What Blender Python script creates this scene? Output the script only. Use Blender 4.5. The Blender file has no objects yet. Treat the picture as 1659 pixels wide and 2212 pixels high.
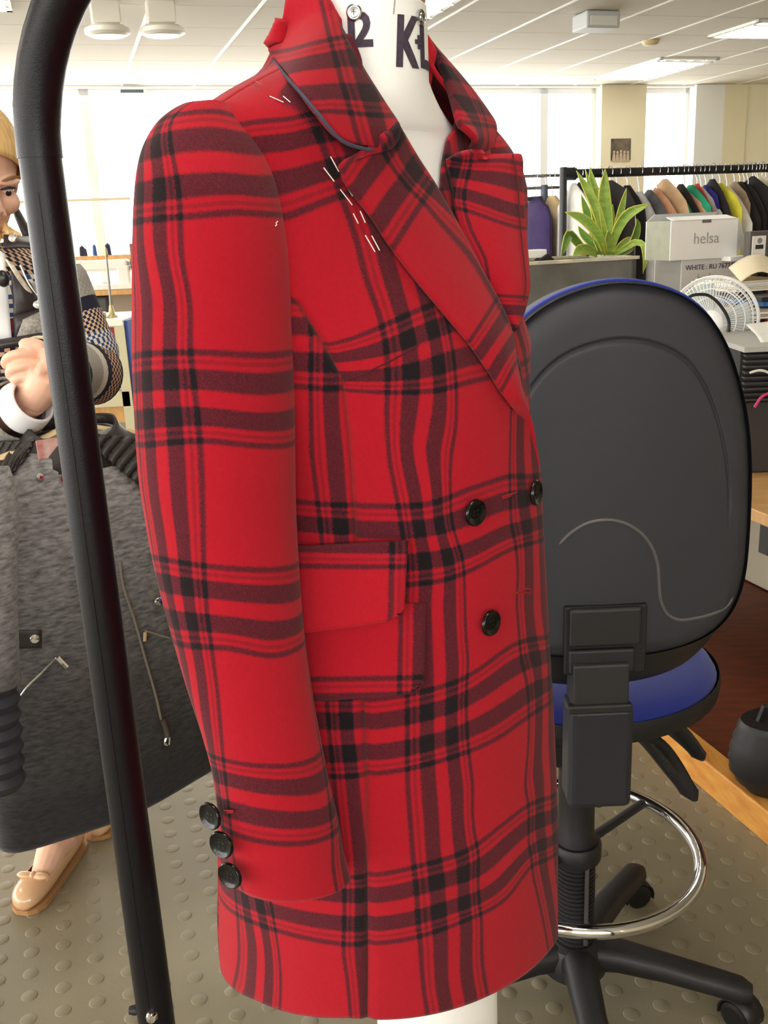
import bpy, bmesh, math, random
import numpy as np
from mathutils import Vector, Matrix
from mathutils.bvhtree import BVHTree

# ------------------------------------------------------------------ camera
sc = bpy.context.scene
FPX = 2085.0
PITCH, ROLL, CAMH = math.radians(16.5), math.radians(2.5), 1.35
CF_ = np.array([0, math.cos(PITCH), -math.sin(PITCH)])
_U0 = np.array([0, math.sin(PITCH), math.cos(PITCH)])
_R0 = np.array([1.0, 0, 0])
CR_ = _R0 * math.cos(ROLL) - _U0 * math.sin(ROLL)
CU_ = _U0 * math.cos(ROLL) + _R0 * math.sin(ROLL)
CC_ = np.array([0, 0, CAMH])
cam = bpy.data.cameras.new('camera')
cam.sensor_fit = 'VERTICAL'
cam.sensor_height = 24.0
cam.lens = 24.0 * FPX / 2212.0
cam.clip_start = 0.02
cam_o = bpy.data.objects.new('camera', cam)
sc.collection.objects.link(cam_o)
cam_o.matrix_world = Matrix(((CR_[0], CU_[0], -CF_[0], CC_[0]), (CR_[1], CU_[1], -CF_[1], CC_[1]),
                             (CR_[2], CU_[2], -CF_[2], CC_[2]), (0, 0, 0, 1)))
sc.camera = cam_o

# ------------------------------------------------------------------ daylight and exposure
world = bpy.data.worlds.new('overcast_sky')
sc.world = world
world.use_nodes = True
_bg = world.node_tree.nodes['Background']
_bg.inputs['Color'].default_value = (1.0, 0.985, 0.955, 1)
_bg.inputs['Strength'].default_value = 4.2
vs = sc.view_settings
vs.view_transform = 'Standard'
vs.look = 'None'
vs.gamma = 1.0
vs.use_curve_mapping = False
vs.exposure = 0.70
sc.cycles.use_denoising = True
sc.cycles.max_bounces = 7
sc.cycles.diffuse_bounces = 4
sc.cycles.glossy_bounces = 3
sc.cycles.caustics_reflective = False
sc.cycles.caustics_refractive = False


# ------------------------------------------------------------------ helpers: points
def ray(x, y):
    return CF_ + CR_ * (x - 829.5) / FPX - CU_ * (y - 1106.0) / FPX


def at_y(x, y, Y):
    d = ray(x, y)
    return CC_ + d * (Y / d[1])


def at_z(x, y, Z):
    d = ray(x, y)
    return CC_ + d * ((Z - CAMH) / d[2])


def at_t(x, y, t):
    return CC_ + ray(x, y) * t


def proj(p):
    d = np.asarray(p, float) - CC_
    t = d @ CF_
    return np.stack([829.5 + FPX * (d @ CR_) / t, 1106 - FPX * (d @ CU_) / t, t], -1)


# room frame: depth axis runs towards the window wall, lateral axis to the right along it
RA = math.radians(-16.9)
ED = np.array([math.sin(RA), math.cos(RA), 0])
EL = np.array([math.cos(RA), -math.sin(RA), 0])


def room(l, d, z=0.0):
    return EL * l + ED * d + np.array([0, 0, z])


def to_room(p):
    return float(np.dot(p, EL)), float(np.dot(p, ED)), float(p[2])


# ------------------------------------------------------------------ helpers: materials
MATS = {}


def srgb(r, g, b):
    def f(c):
        c /= 255.0
        return c / 12.92 if c <= 0.04045 else ((c + 0.055) / 1.055) ** 2.4
    return (f(r), f(g), f(b), 1.0)


def mat(name, col, rough=0.6, metal=0.0, var=0.0, vscale=40.0, bump=0.0, bscale=200.0, emit=0.0, sheen=0.0,
        trans=0.0, alpha=1.0, coat=0.0, stretch=None, col2=None, spec=None):
    """procedural material: base colour, optional noise variation towards col2, optional noise bump"""
    if name in MATS:
        return MATS[name]
    m = bpy.data.materials.new(name)
    m.use_nodes = True
    nt = m.node_tree
    b = nt.nodes['Principled BSDF']
    c = srgb(*col)
    b.inputs['Base Color'].default_value = c
    b.inputs['Roughness'].default_value = rough
    b.inputs['Metallic'].default_value = metal
    b.inputs['Sheen Weight'].default_value = sheen
    b.inputs['Transmission Weight'].default_value = trans
    b.inputs['Alpha'].default_value = alpha
    b.inputs['Coat Weight'].default_value = coat
    if spec is not None:
        b.inputs['Specular IOR Level'].default_value = spec
    if emit:
        b.inputs['Emission Color'].default_value = c
        b.inputs['Emission Strength'].default_value = emit
    if var or bump or col2:
        tc = nt.nodes.new('ShaderNodeTexCoord')
        src = tc.outputs['Object']
        if stretch:
            mp = nt.nodes.new('ShaderNodeMapping')
            mp.inputs['Scale'].default_value = stretch
            nt.links.new(src, mp.inputs['Vector'])
            src = mp.outputs['Vector']
        if var or col2:
            no = nt.nodes.new('ShaderNodeTexNoise')
            no.inputs['Scale'].default_value = vscale
            no.inputs['Detail'].default_value = 4
            nt.links.new(src, no.inputs['Vector'])
            rp = nt.nodes.new('ShaderNodeValToRGB')
            rp.color_ramp.elements[0].position = 0.3
            rp.color_ramp.elements[1].position = 0.7
            if col2:
                rp.color_ramp.elements[0].color = c
                rp.color_ramp.elements[1].color = srgb(*col2)
            else:
                rp.color_ramp.elements[0].color = tuple(x * (1 - var) for x in c[:3]) + (1,)
                rp.color_ramp.elements[1].color = tuple(min(1, x * (1 + var)) for x in c[:3]) + (1,)
            nt.links.new(no.outputs['Fac'], rp.inputs['Fac'])
            nt.links.new(rp.outputs['Color'], b.inputs['Base Color'])
        if bump:
            n2 = nt.nodes.new('ShaderNodeTexNoise')
            n2.inputs['Scale'].default_value = bscale
            n2.inputs['Detail'].default_value = 3
            nt.links.new(src, n2.inputs['Vector'])
            bp = nt.nodes.new('ShaderNodeBump')
            bp.inputs['Strength'].default_value = bump
            bp.inputs['Distance'].default_value = 0.002
            nt.links.new(n2.outputs['Fac'], bp.inputs['Height'])
            nt.links.new(bp.outputs['Normal'], b.inputs['Normal'])
    MATS[name] = m
    return m


# ------------------------------------------------------------------ helpers: geometry
COL = sc.collection


class G:
    """collects vertices and faces of one mesh"""

    def __init__(self):
        self.v, self.f = [], []

    def add(self, vs, fs):
        o = len(self.v)
        self.v += [tuple(map(float, p)) for p in vs]
        self.f += [tuple(i + o for i in f) for f in fs]
        return self

    def box(self, c, s, ax=None):
        """box of full size s centred on c, ax = three axis vectors"""
        ax = ax if ax is not None else np.eye(3)
        ax = np.asarray(ax, float)
        vs = []
        for i in (-1, 1):
            for j in (-1, 1):
                for k in (-1, 1):
                    vs.append(np.asarray(c, float) + ax[0] * i * s[0] / 2 + ax[1] * j * s[1] / 2 + ax[2] * k * s[2] / 2)
        fs = [(0, 1, 3, 2), (4, 6, 7, 5), (0, 4, 5, 1), (2, 3, 7, 6), (0, 2, 6, 4), (1, 5, 7, 3)]
        if np.dot(np.cross(ax[0], ax[1]), ax[2]) < 0:
            fs = [f[::-1] for f in fs]
        return self.add(vs, fs)

    def grid(self, P, closed_u=False, closed_v=False, flip=False):
        P = np.asarray(P, float)
        n, m = P.shape[:2]
        fs = []
        for i in range(n if closed_u else n - 1):
            for j in range(m if closed_v else m - 1):
                a, b, c, d = i * m + j, ((i + 1) % n) * m + j, ((i + 1) % n) * m + (j + 1) % m, i * m + (j + 1) % m
                fs.append((d, c, b, a) if flip else (a, b, c, d))
        return self.add(P.reshape(-1, 3), fs)

    def tube(self, pts, rad, seg=10, cap=True, flat=1.0, ref=None):
        """round tube along pts; rad number or list; flat squashes the section"""
        pts = [np.asarray(p, float) for p in pts]
        n = len(pts)
        rad = [rad] * n if np.isscalar(rad) else list(rad)
        ref = np.array([0.13, 0.27, 1.0]) if ref is None else np.asarray(ref, float)
        rings = []
        t0 = None
        u = None
        for i in range(n):
            t = pts[min(i + 1, n - 1)] - pts[max(i - 1, 0)]
            t = t / (np.linalg.norm(t) + 1e-12)
            if u is None:
                u = np.cross(t, ref)
                if np.linalg.norm(u) < 1e-4:
                    u = np.cross(t, np.array([1.0, 0, 0]))
            else:
                u = u - t * np.dot(u, t)
            u = u / np.linalg.norm(u)
            w = np.cross(t, u)
            a = np.arange(seg) * 2 * math.pi / seg
            rings.append([pts[i] + (u * math.cos(x) + w * math.sin(x) * flat) * rad[i] for x in a])
        o = len(self.v)
        self.grid(rings, closed_v=True, flip=True)
        if cap:
            self.f.append(tuple(o + k for k in range(seg)))
            self.f.append(tuple(o + (n - 1) * seg + seg - 1 - k for k in range(seg)))
        return self

    def lathe(self, c, prof, seg=24, ax=(0, 0, 1), cap=True):
        """profile [(radius, height)] revolved about axis ax through c"""
        ax = np.asarray(ax, float)
        ax = ax / np.linalg.norm(ax)
        h = np.array([1.0, 0, 0]) if abs(ax[0]) < 0.9 else np.array([0, 1.0, 0])
        u = np.cross(ax, h)
        u /= np.linalg.norm(u)
        w = np.cross(ax, u)
        rings = []
        for r, z in prof:
            rings.append([np.asarray(c, float) + ax * z + (u * math.cos(a) + w * math.sin(a)) * r
                          for a in np.arange(seg) * 2 * math.pi / seg])
        o = len(self.v)
        self.grid(rings, closed_v=True, flip=True)
        if cap:
            self.f.append(tuple(o + k for k in range(seg)))
            self.f.append(tuple(o + (len(prof) - 1) * seg + seg - 1 - k for k in range(seg)))
        return self

    def prism(self, poly, vec):
        """extrude a 3D polygon by vec"""
        poly = [np.asarray(p, float) for p in poly]
        n = len(poly)
        vec = np.asarray(vec, float)
        nn = np.zeros(3)
        for i in range(n):
            nn += np.cross(poly[i] - poly[0], poly[(i + 1) % n] - poly[0])
        fl = np.dot(nn, vec) > 0
        vs = poly + [p + vec for p in poly]
        fs = [tuple(range(n))[::-1] if fl else tuple(range(n)),
              tuple(n + i for i in range(n)) if fl else tuple(n + i for i in range(n))[::-1]]
        for i in range(n):
            j = (i + 1) % n
            q = (i, j, n + j, n + i)
            fs.append(q if fl else q[::-1])
        return self.add(vs, fs)

    def sphere(self, c, r, seg=14, rings=9, ax=None):
        r = (r, r, r) if np.isscalar(r) else r
        ax = np.eye(3) if ax is None else np.asarray(ax, float)
        P = []
        for i in range(1, rings):
            a = math.pi * i / rings
            P.append([np.asarray(c, float) + ax[0] * r[0] * math.sin(a) * math.cos(b) + ax[1] * r[1] * math.sin(a) * math.sin(b)
                      + ax[2] * r[2] * math.cos(a) for b in np.arange(seg) * 2 * math.pi / seg])
        o = len(self.v)
        self.grid(P, closed_v=True, flip=False)
        self.v.append(tuple(np.asarray(c, float) + ax[2] * r[2]))
        self.v.append(tuple(np.asarray(c, float) - ax[2] * r[2]))
        t, b = len(self.v) - 2, len(self.v) - 1
        n = (rings - 2) * seg
        for k in range(seg):
            self.f.append((t, o + k, o + (k + 1) % seg))
            self.f.append((b, o + n + (k + 1) % seg, o + n + k))
        return self

    def mesh(self, name):
        me = bpy.data.meshes.new(name)
        me.from_pydata(self.v, [], self.f)
        me.update()
        return me


def setuv(me, uv):
    """uv: per-vertex array"""
    lay = me.uv_layers.new(name='UVMap')
    idx = np.zeros(len(me.loops), dtype=np.int32)
    me.loops.foreach_get('vertex_index', idx)
    lay.data.foreach_set('uv', np.asarray(uv, np.float32)[idx].ravel())


def obj(name, g, m, parent=None, smooth=True, bevel=0.0, solid=0.0, sub=0, uv=None, angle=40, kind=None, bseg=2, soff=-1.0):
    me = g.mesh(name) if isinstance(g, G) else g
    if uv is not None:
        setuv(me, uv)
    if m is not None and not me.materials:
        me.materials.append(m)
    if smooth:
        me.polygons.foreach_set('use_smooth', [True] * len(me.polygons))
        if angle:
            try:
                me.set_sharp_from_angle(angle=math.radians(angle))
            except Exception:
                pass
    o = bpy.data.objects.new(name, me)
    COL.objects.link(o)
    if parent is not None:
        o.parent = parent
        o.matrix_parent_inverse = parent.matrix_basis.inverted()
    if solid:
        md = o.modifiers.new('thickness', 'SOLIDIFY')
        md.thickness = solid
        md.offset = soff
    if bevel:
        md = o.modifiers.new('bevel', 'BEVEL')
        md.width = bevel
        md.segments = bseg
        md.limit_method = 'ANGLE'
        md.angle_limit = math.radians(35)
        md.harden_normals = False
    if sub:
        md = o.modifiers.new('subdivision', 'SUBSURF')
        md.levels = sub
        md.render_levels = sub
    if kind:
        o['kind'] = kind
    return o


def tag(o, label, cat, group=None):
    o['label'] = label
    o['category'] = cat
    if group:
        o['group'] = group
    return o


def thing(name, label, cat, loc=(0, 0, 0), group=None):
    o = bpy.data.objects.new(name, None)
    o.empty_display_size = 0.05
    o.location = tuple(map(float, loc))
    COL.objects.link(o)
    return tag(o, label, cat, group)


def struct(name, g, m, **k):
    o = obj(name, g, m, **k)
    o['kind'] = 'structure'
    return o


def catmull(xs, ys, x):
    """smooth monotone-ish interpolation (cubic Hermite)"""
    xs = np.asarray(xs, float)
    ys = np.asarray(ys, float)
    x = np.clip(np.asarray(x, float), xs[0], xs[-1])
    d = np.diff(ys) / np.diff(xs)
    m = np.r_[d[0], (d[:-1] + d[1:]) / 2, d[-1]]
    for i in range(1, len(xs) - 1):
        if d[i - 1] * d[i] <= 0:
            m[i] = 0
    i = np.clip(np.searchsorted(xs, x, side='right') - 1, 0, len(xs) - 2)
    h = xs[i + 1] - xs[i]
    t = (x - xs[i]) / h
    return ((2 * t ** 3 - 3 * t ** 2 + 1) * ys[i] + (t ** 3 - 2 * t ** 2 + t) * h * m[i] + (-2 * t ** 3 + 3 * t ** 2) * ys[i + 1]
            + (t ** 3 - t ** 2) * h * m[i + 1])


def polyline(pts, n):
    """resample a 3D (or 2D) polyline smoothly into n points"""
    pts = np.asarray(pts, float)
    s = np.r_[0, np.cumsum(np.linalg.norm(np.diff(pts, axis=0), axis=1))]
    q = np.linspace(0, s[-1], n)
    return np.stack([catmull(s, pts[:, k], q) for k in range(pts.shape[1])], 1)


def rbf(xy, val, q, smooth=1e-4, scale=1.0):
    """thin-plate interpolation of scattered samples"""
    xy = np.asarray(xy, float) * scale
    q = np.asarray(q, float) * scale
    n = len(xy)

    def k(r2):
        return np.where(r2 > 1e-18, 0.5 * r2 * np.log(np.maximum(r2, 1e-18)), 0)
    K = k(((xy[:, None] - xy[None]) ** 2).sum(-1)) + smooth * np.eye(n)
    P = np.c_[np.ones(n), xy]
    A = np.block([[K, P], [P.T, np.zeros((3, 3))]])
    w = np.linalg.solve(A, np.r_[val, 0, 0, 0])
    out = np.zeros(len(q))
    for a in range(0, len(q), 4000):
        qq = q[a:a + 4000]
        out[a:a + 4000] = k(((qq[:, None] - xy[None]) ** 2).sum(-1)) @ w[:n] + np.c_[np.ones(len(qq)), qq] @ w[n:]
    return out


def text_obj(name, body, size, origin, xdir, ydir, m, parent=None, extrude=0.0004, bold=0.0, align='LEFT'):
    """printed lettering as a thin mesh lying in the plane xdir/ydir"""
    cu = bpy.data.curves.new(name, 'FONT')
    cu.body = body
    cu.size = size
    cu.extrude = extrude
    cu.offset = bold
    cu.align_x = align
    cu.resolution_u = 3
    tmp = bpy.data.objects.new(name + '_tmp', cu)
    COL.objects.link(tmp)
    dg = bpy.context.evaluated_depsgraph_get()
    me = bpy.data.meshes.new_from_object(tmp.evaluated_get(dg))
    bpy.data.objects.remove(tmp)
    bpy.data.curves.remove(cu)
    x = np.asarray(xdir, float) / np.linalg.norm(xdir)
    y = np.asarray(ydir, float)
    y = y - x * np.dot(x, y)
    y /= np.linalg.norm(y)
    z = np.cross(x, y)
    M = Matrix(((x[0], y[0], z[0], origin[0]), (x[1], y[1], z[1], origin[1]), (x[2], y[2], z[2], origin[2]), (0, 0, 0, 1)))
    me.transform(M)
    me.materials.clear()
    return obj(name, me, m, parent, smooth=False)


# ------------------------------------------------------------------ plaid cloth
def stripe_ramp(nt, src, T):
    """dark amount of the tartan stripe group as a function of a coordinate in centimetres (period T)"""
    pp = nt.nodes.new('ShaderNodeMath')
    pp.operation = 'PINGPONG'
    pp.inputs[1].default_value = T / 2
    nt.links.new(src, pp.inputs[0])
    dv = nt.nodes.new('ShaderNodeMath')
    dv.operation = 'DIVIDE'
    dv.inputs[1].default_value = 4.4
    nt.links.new(pp.outputs[0], dv.inputs[0])
    rp = nt.nodes.new('ShaderNodeValToRGB')
    e = 0.11
    stops = [(0, 0), (0.66 - e, 0), (0.66 + e, 1), (2.2 - e, 1), (2.2 + e, 0), (2.55, 0.0), (2.62, 0.42), (2.86, 0.42), (2.93, 0.0),
             (3.18 - e, 0), (3.18 + e, .95), (3.68 - e, .95), (3.68 + e, 0)]
    el = rp.color_ramp.elements
    while len(el) < len(stops):
        el.new(0.5)
    for k, (p, v) in enumerate(stops):
        el[k].position = p / 4.4
    for k, (p, v) in enumerate(stops):
        el[k].color = (v, v, v, 1)
    nt.links.new(dv.outputs[0], rp.inputs['Fac'])
    return rp.outputs['Color']


PLAID_T = 17.5


def plaid_material():
    m = bpy.data.materials.new('red_plaid_wool')
    m.use_nodes = True
    nt = m.node_tree
    b = nt.nodes['Principled BSDF']
    b.inputs['Roughness'].default_value = 0.95
    b.inputs['Specular IOR Level'].default_value = 0.15
    b.inputs['Sheen Weight'].default_value = 0.12
    b.inputs['Sheen Roughness'].default_value = 0.6
    b.inputs['Sheen Tint'].default_value = (1, .6, .6, 1)
    uv = nt.nodes.new('ShaderNodeUVMap')
    uv.uv_map = 'UVMap'
    tc = nt.nodes.new('ShaderNodeTexCoord')
    no = nt.nodes.new('ShaderNodeTexNoise')
    no.inputs['Scale'].default_value = 900
    no.inputs['Detail'].default_value = 2
    nt.links.new(tc.outputs['Object'], no.inputs['Vector'])
    sb = nt.nodes.new('ShaderNodeVectorMath')
    sb.operation = 'SUBTRACT'
    sb.inputs[1].default_value = (.5, .5, .5)
    nt.links.new(no.outputs['Color'], sb.inputs[0])
    scl = nt.nodes.new('ShaderNodeVectorMath')
    scl.operation = 'SCALE'
    scl.inputs['Scale'].default_value = 0.36
    nt.links.new(sb.outputs[0], scl.inputs[0])
    ad = nt.nodes.new('ShaderNodeVectorMath')
    nt.links.new(uv.outputs[0], ad.inputs[0])
    nt.links.new(scl.outputs[0], ad.inputs[1])
    sp = nt.nodes.new('ShaderNodeSeparateXYZ')
    nt.links.new(ad.outputs[0], sp.inputs[0])
    a = stripe_ramp(nt, sp.outputs['X'], PLAID_T)
    c = stripe_ramp(nt, sp.outputs['Y'], PLAID_T)
    sm = nt.nodes.new('ShaderNodeMath')
    nt.links.new(a, sm.inputs[0])
    nt.links.new(c, sm.inputs[1])
    # twill mottle so that the single-dark bands show red yarn between the black
    n2 = nt.nodes.new('ShaderNodeTexNoise')
    n2.inputs['Scale'].default_value = 900
    n2.inputs['Detail'].default_value = 2
    nt.links.new(tc.outputs['Object'], n2.inputs['Vector'])
    mm = nt.nodes.new('ShaderNodeMath')
    mm.operation = 'MULTIPLY_ADD'
    mm.inputs[1].default_value = 1.0
    mm.inputs[2].default_value = -0.5
    nt.links.new(n2.outputs['Fac'], mm.inputs[0])
    ms = nt.nodes.new('ShaderNodeMath')
    ms.operation = 'MULTIPLY_ADD'
    nt.links.new(sm.outputs[0], ms.inputs[0])
    nt.links.new(mm.outputs[0], ms.inputs[1])
    nt.links.new(sm.outputs[0], ms.inputs[2])
    hf = nt.nodes.new('ShaderNodeMath')
    hf.operation = 'MULTIPLY'
    hf.inputs[1].default_value = 0.5
    nt.links.new(ms.outputs[0], hf.inputs[0])
    rp = nt.nodes.new('ShaderNodeValToRGB')
    el = rp.color_ramp.elements
    el.new(0.5)
    el[0].position, el[1].position, el[2].position = 0.0, 0.5, 0.88
    el[0].color, el[1].color, el[2].color = srgb(162, 16, 33), srgb(78, 23, 34), srgb(15, 14, 19)
    nt.links.new(hf.outputs[0], rp.inputs['Fac'])
    # soft mottling of the brushed surface
    n3 = nt.nodes.new('ShaderNodeTexNoise')
    n3.inputs['Scale'].default_value = 300
    n3.inputs['Detail'].default_value = 3
    nt.links.new(tc.outputs['Object'], n3.inputs['Vector'])
    mr = nt.nodes.new('ShaderNodeMapRange')
    mr.inputs['To Min'].default_value = 0.88
    mr.inputs['To Max'].default_value = 1.12
    nt.links.new(n3.outputs['Fac'], mr.inputs['Value'])
    mx = nt.nodes.new('ShaderNodeVectorMath')
    mx.operation = 'SCALE'
    nt.links.new(rp.outputs['Color'], mx.inputs[0])
    nt.links.new(mr.outputs['Result'], mx.inputs['Scale'])
    nt.links.new(mx.outputs[0], b.inputs['Base Color'])
    bp = nt.nodes.new('ShaderNodeBump')
    bp.inputs['Strength'].default_value = 0.25
    bp.inputs['Distance'].default_value = 0.001
    nt.links.new(n2.outputs['Fac'], bp.inputs['Height'])
    nt.links.new(bp.outputs['Normal'], b.inputs['Normal'])
    return m


M_PLAID = plaid_material()
M_FORM = mat('form_canvas', (252, 251, 248), .8, bump=.1, bscale=900)
M_LINING = mat('grey_undercollar', (70, 66, 82), .9, bump=.2, bscale=700)

# ------------------------------------------------------------------ wearer frame and torso section
AX = np.array([-.003, .893])
PSI = math.radians(50)
NN = np.array([math.sin(PSI), -math.cos(PSI), 0])          # the way the coat faces
RR = np.array([NN[1], -NN[0], 0])                          # towards its own right sleeve
_PZ = [.55, .668, .72, .80, .88, .96, 1.04, 1.10, 1.15, 1.20, 1.25, 1.30, 1.35, 1.39, 1.415, 1.434, 1.450, 1.462, 1.475, 1.50]
_PA = [.21, .208, .204, .199, .195, .182, .165, .158, .160, .166, .172, .176, .179, .181, .184, .174, .145, .118, .088, .066]
_PF = [.174, .174, .174, .173, .1695, .166, .163, .160, .157, .150, .136, .112, .089, .074, .069, .067, .066, .065, .063, .060]
_PB = [.17, .168, .162, .152, .146, .136, .121, .112, .110, .110, .110, .110, .110, .107, .103, .098, .094, .090, .085, .075]


def body(phi, z, off=0.0):
    """point on the coat at angle phi (0 = centre front, +90 deg = its right side) and height z"""
    phi = np.asarray(phi, float)
    z = np.asarray(z, float)
    a = catmull(_PZ, _PA, z)
    bf = catmull(_PZ, _PF, z)
    bb = catmull(_PZ, _PB, z)
    c = np.cos(phi)
    s = np.sin(phi)
    b = np.where(c > 0, bf, bb)
    dl = np.clip((-np.arctan2(s, c) - math.radians(8)) / math.radians(45), 0, 1)
    fl = 1 - np.interp(z, [1.13, 1.19, 1.24, 1.30], [.15, .09, -.015, .02]) * dl * dl * (3 - 2 * dl) * np.where(z > 1.3, np.clip((1.44 - z) / .14, 0, 1), 1)
    nx, ny = s / a, c / b
    ln = np.sqrt(nx * nx + ny * ny)
    x = a * s * fl + off * nx / ln
    y = b * c * fl + off * ny / ln
    return np.stack([AX[0] + RR[0] * x + NN[0] * y, AX[1] + RR[1] * x + NN[1] * y, z + 0 * x], -1)


def mirror(P):
    P = np.asarray(P, float)
    d = (P[..., 0] - AX[0]) * RR[0] + (P[..., 1] - AX[1]) * RR[1]
    return P - 2 * d[..., None] * RR


_fz = np.linspace(.56, 1.499, 180)
_fp = np.radians(np.arange(-180, 180, 3.0))
_full = body(_fp[None, :] + 0 * _fz[:, None], _fz[:, None] + 0 * _fp[None, :])
_g = G().grid(_full, closed_v=True)
TORSO = BVHTree.FromPolygons(_g.v, _g.f)


def hit(x, y, tree=None):
    d = ray(x, y)
    d = d / np.linalg.norm(d)
    r_ = (tree or TORSO).ray_cast(Vector(CC_), Vector(d))
    if r_[0] is None:
        return None, None
    n = np.array(r_[1])
    if np.dot(n, d) > 0:
        n = -n
    return np.array(r_[0]), n


def near_torso(x, y):
    """hit, or the nearest torso point to the ray when it just misses"""
    p, n = hit(x, y)
    if p is not None:
        return p, n
    best = None
    for t in np.linspace(.65, 1.15, 60):
        q = at_t(x, y, t)
        r_ = TORSO.find_nearest(Vector(q))
        if best is None or r_[3] < best[0]:
            best = (r_[3], q, np.array(r_[1]))
    return best[1], best[2]


def phi_z(p):
    x = np.dot(p[:2] - AX, RR[:2])
    y = np.dot(p[:2] - AX, NN[:2])
    z = p[2]
    a = catmull(_PZ, _PA, z)
    b = catmull(_PZ, _PF if y > 0 else _PB, z)
    return math.atan2(x / a, y / b), z


def track(px):
    """seam given by points on the cloth -> phi as a function of height"""
    q = sorted([phi_z(hit(x, y)[0]) for x, y in px if hit(x, y)[0] is not None], key=lambda t: t[1])
    return [t[1] for t in q], [t[0] for t in q]


coat = thing('plaid_coat', 'red and black plaid double-breasted wool coat on the white dress form', 'coat', (AX[0], AX[1], .668))
SZ, SP = track([(640, 650), (690, 730), (738, 815), (750, 900), (760, 1050), (768, 1170), (776, 1350), (786, 1530), (794, 1700), (794, 1950), (794, 2190)])
EZ, EP = track([(1135, 880), (1110, 730), (1062, 620), (1031, 560), (985, 480), (945, 415), (905, 350), (862, 272)])


def phi_seam(z):
    return np.interp(z, SZ + [SZ[-1] + .03], SP + [math.radians(88)])


PHI_E = math.radians(-14)


def phi_edge(z):
    """front edge of the right panel: straight below the lapel break, opening along the roll line above it"""
    e = np.interp(z, EZ, EP) + np.interp(z, [1.22, 1.32], [math.radians(.5), math.radians(4)])
    top = np.interp(z, [1.42, 1.47, 1.5], [0, math.radians(22), math.radians(40)])
    return np.where(z < EZ[0], np.interp(z, [1.13, EZ[0]], [PHI_E, EP[0] + math.radians(.5)]), e + top)


PHI_B = math.radians(122)
# --- tartan position on the cloth: stripe positions read on the garment, (x, y, centimetres along the repeat)
T = PLAID_T
LN = 3.43
V_FRONT = [(535, 267, -LN), (620, 258, -LN), (690, 243, -LN), (577, 350, 0), (683, 329, 0), (620, 467, LN), (731, 424, LN),
           (711, 743, T - LN), (827, 703, T - LN), (927, 660, T - LN), (920, 755, T), (981, 734, T), (734, 842, T + LN), (850, 847, T + LN),
           (946, 842, T + LN), (1043, 817, T + LN),
           (780, 1091, 2 * T - LN), (927, 1087, 2 * T - LN), (1004, 1058, 2 * T - LN), (1093, 1029, 2 * T - LN), (1159, 1027, 2 * T - LN),
           (935, 1172, 2 * T), (1024, 1147, 2 * T), (1120, 1112, 2 * T), (889, 1260, 2 * T + LN), (966, 1249, 2 * T + LN), (1035, 1220, 2 * T + LN),
           (1101, 1185, 2 * T + LN), (1164, 1166, 2 * T + LN),
           (908, 1492, 3 * T - LN), (1004, 1461, 3 * T - LN), (1101, 1394, 3 * T - LN), (1174, 1376, 3 * T - LN), (796, 1590, 3 * T), (947, 1563, 3 * T),
           (1043, 1521, 3 * T), (1151, 1455, 3 * T), (854, 1663, 3 * T + LN), (965, 1636, 3 * T + LN), (1037, 1610, 3 * T + LN), (1082, 1586, 3 * T + LN),
           (1180, 1519, 3 * T + LN),
           (800, 1888, 4 * T - LN), (902, 1868, 4 * T - LN), (1013, 1831, 4 * T - LN), (1071, 1788, 4 * T - LN), (1134, 1740, 4 * T - LN), (1188, 1720, 4 * T - LN),
           (854, 1957, 4 * T), (965, 1928, 4 * T), (1047, 1899, 4 * T), (1119, 1831, 4 * T), (1184, 1793, 4 * T),
           (902, 2020, 4 * T + LN), (1013, 1981, 4 * T + LN), (1095, 1933, 4 * T + LN), (1143, 1870, 4 * T + LN), (1190, 1848, 4 * T + LN),
           (810, 2034, 4 * T + LN)]
V_SIDE = [(650, 652, T - LN), (657, 741, T), (696, 838, T + LN), (645, 834, T + LN), (645, 1083, 2 * T - LN), (745, 1090, 2 * T - LN), (696, 1166, 2 * T),
          (719, 1675, 3 * T + LN), (745, 1590, 3 * T), (777, 1892, 4 * T - LN), (729, 1959, 4 * T), (480, 1936, 4 * T + LN), (531, 1981, 4 * T + LN),
          (613, 2010, 4 * T + LN), (748, 2036, 4 * T + LN)]
U_FRONT = [(620, 190, -LN), (672, 255, -LN), (741, 440, -LN), (768, 520, -LN), (788, 599, -LN), (819, 687, -LN), (885, 633, 0), (835, 869, -LN), (837, 946, -LN), (850, 1042, -LN),
           (918, 869, 0), (904, 965, 0), (920, 1061, 0), (983, 861, LN), (981, 926, LN), (970, 1023, LN), (935, 1172, 0), (974, 1127, LN), (997, 1208, LN),
           (943, 1309, 0), (947, 1424, 0), (1002, 1309, LN), (1008, 1424, LN), (880, 1696, -LN), (895, 1889, -LN), (902, 1986, -LN), (921, 2179, -LN),
           (955, 1696, 0), (965, 1841, 0), (979, 2106, 0), (1018, 1696, LN), (1030, 1841, LN), (1037, 1986, LN), (1047, 2130, LN),
           (1099, 907, T - LN), (1097, 1015, T - LN), (1101, 1135, T - LN), (1112, 1301, T - LN), (1122, 1424, T - LN), (1131, 1696, T - LN), (1138, 1817, T - LN),
           (1148, 1889, T - LN), (1135, 1131, T - 1.43), (1139, 1270, T - 1.43), (1155, 1424, T - 1.43), (1162, 1696, T - 1.43), (1167, 1817, T - 1.43)]
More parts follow.
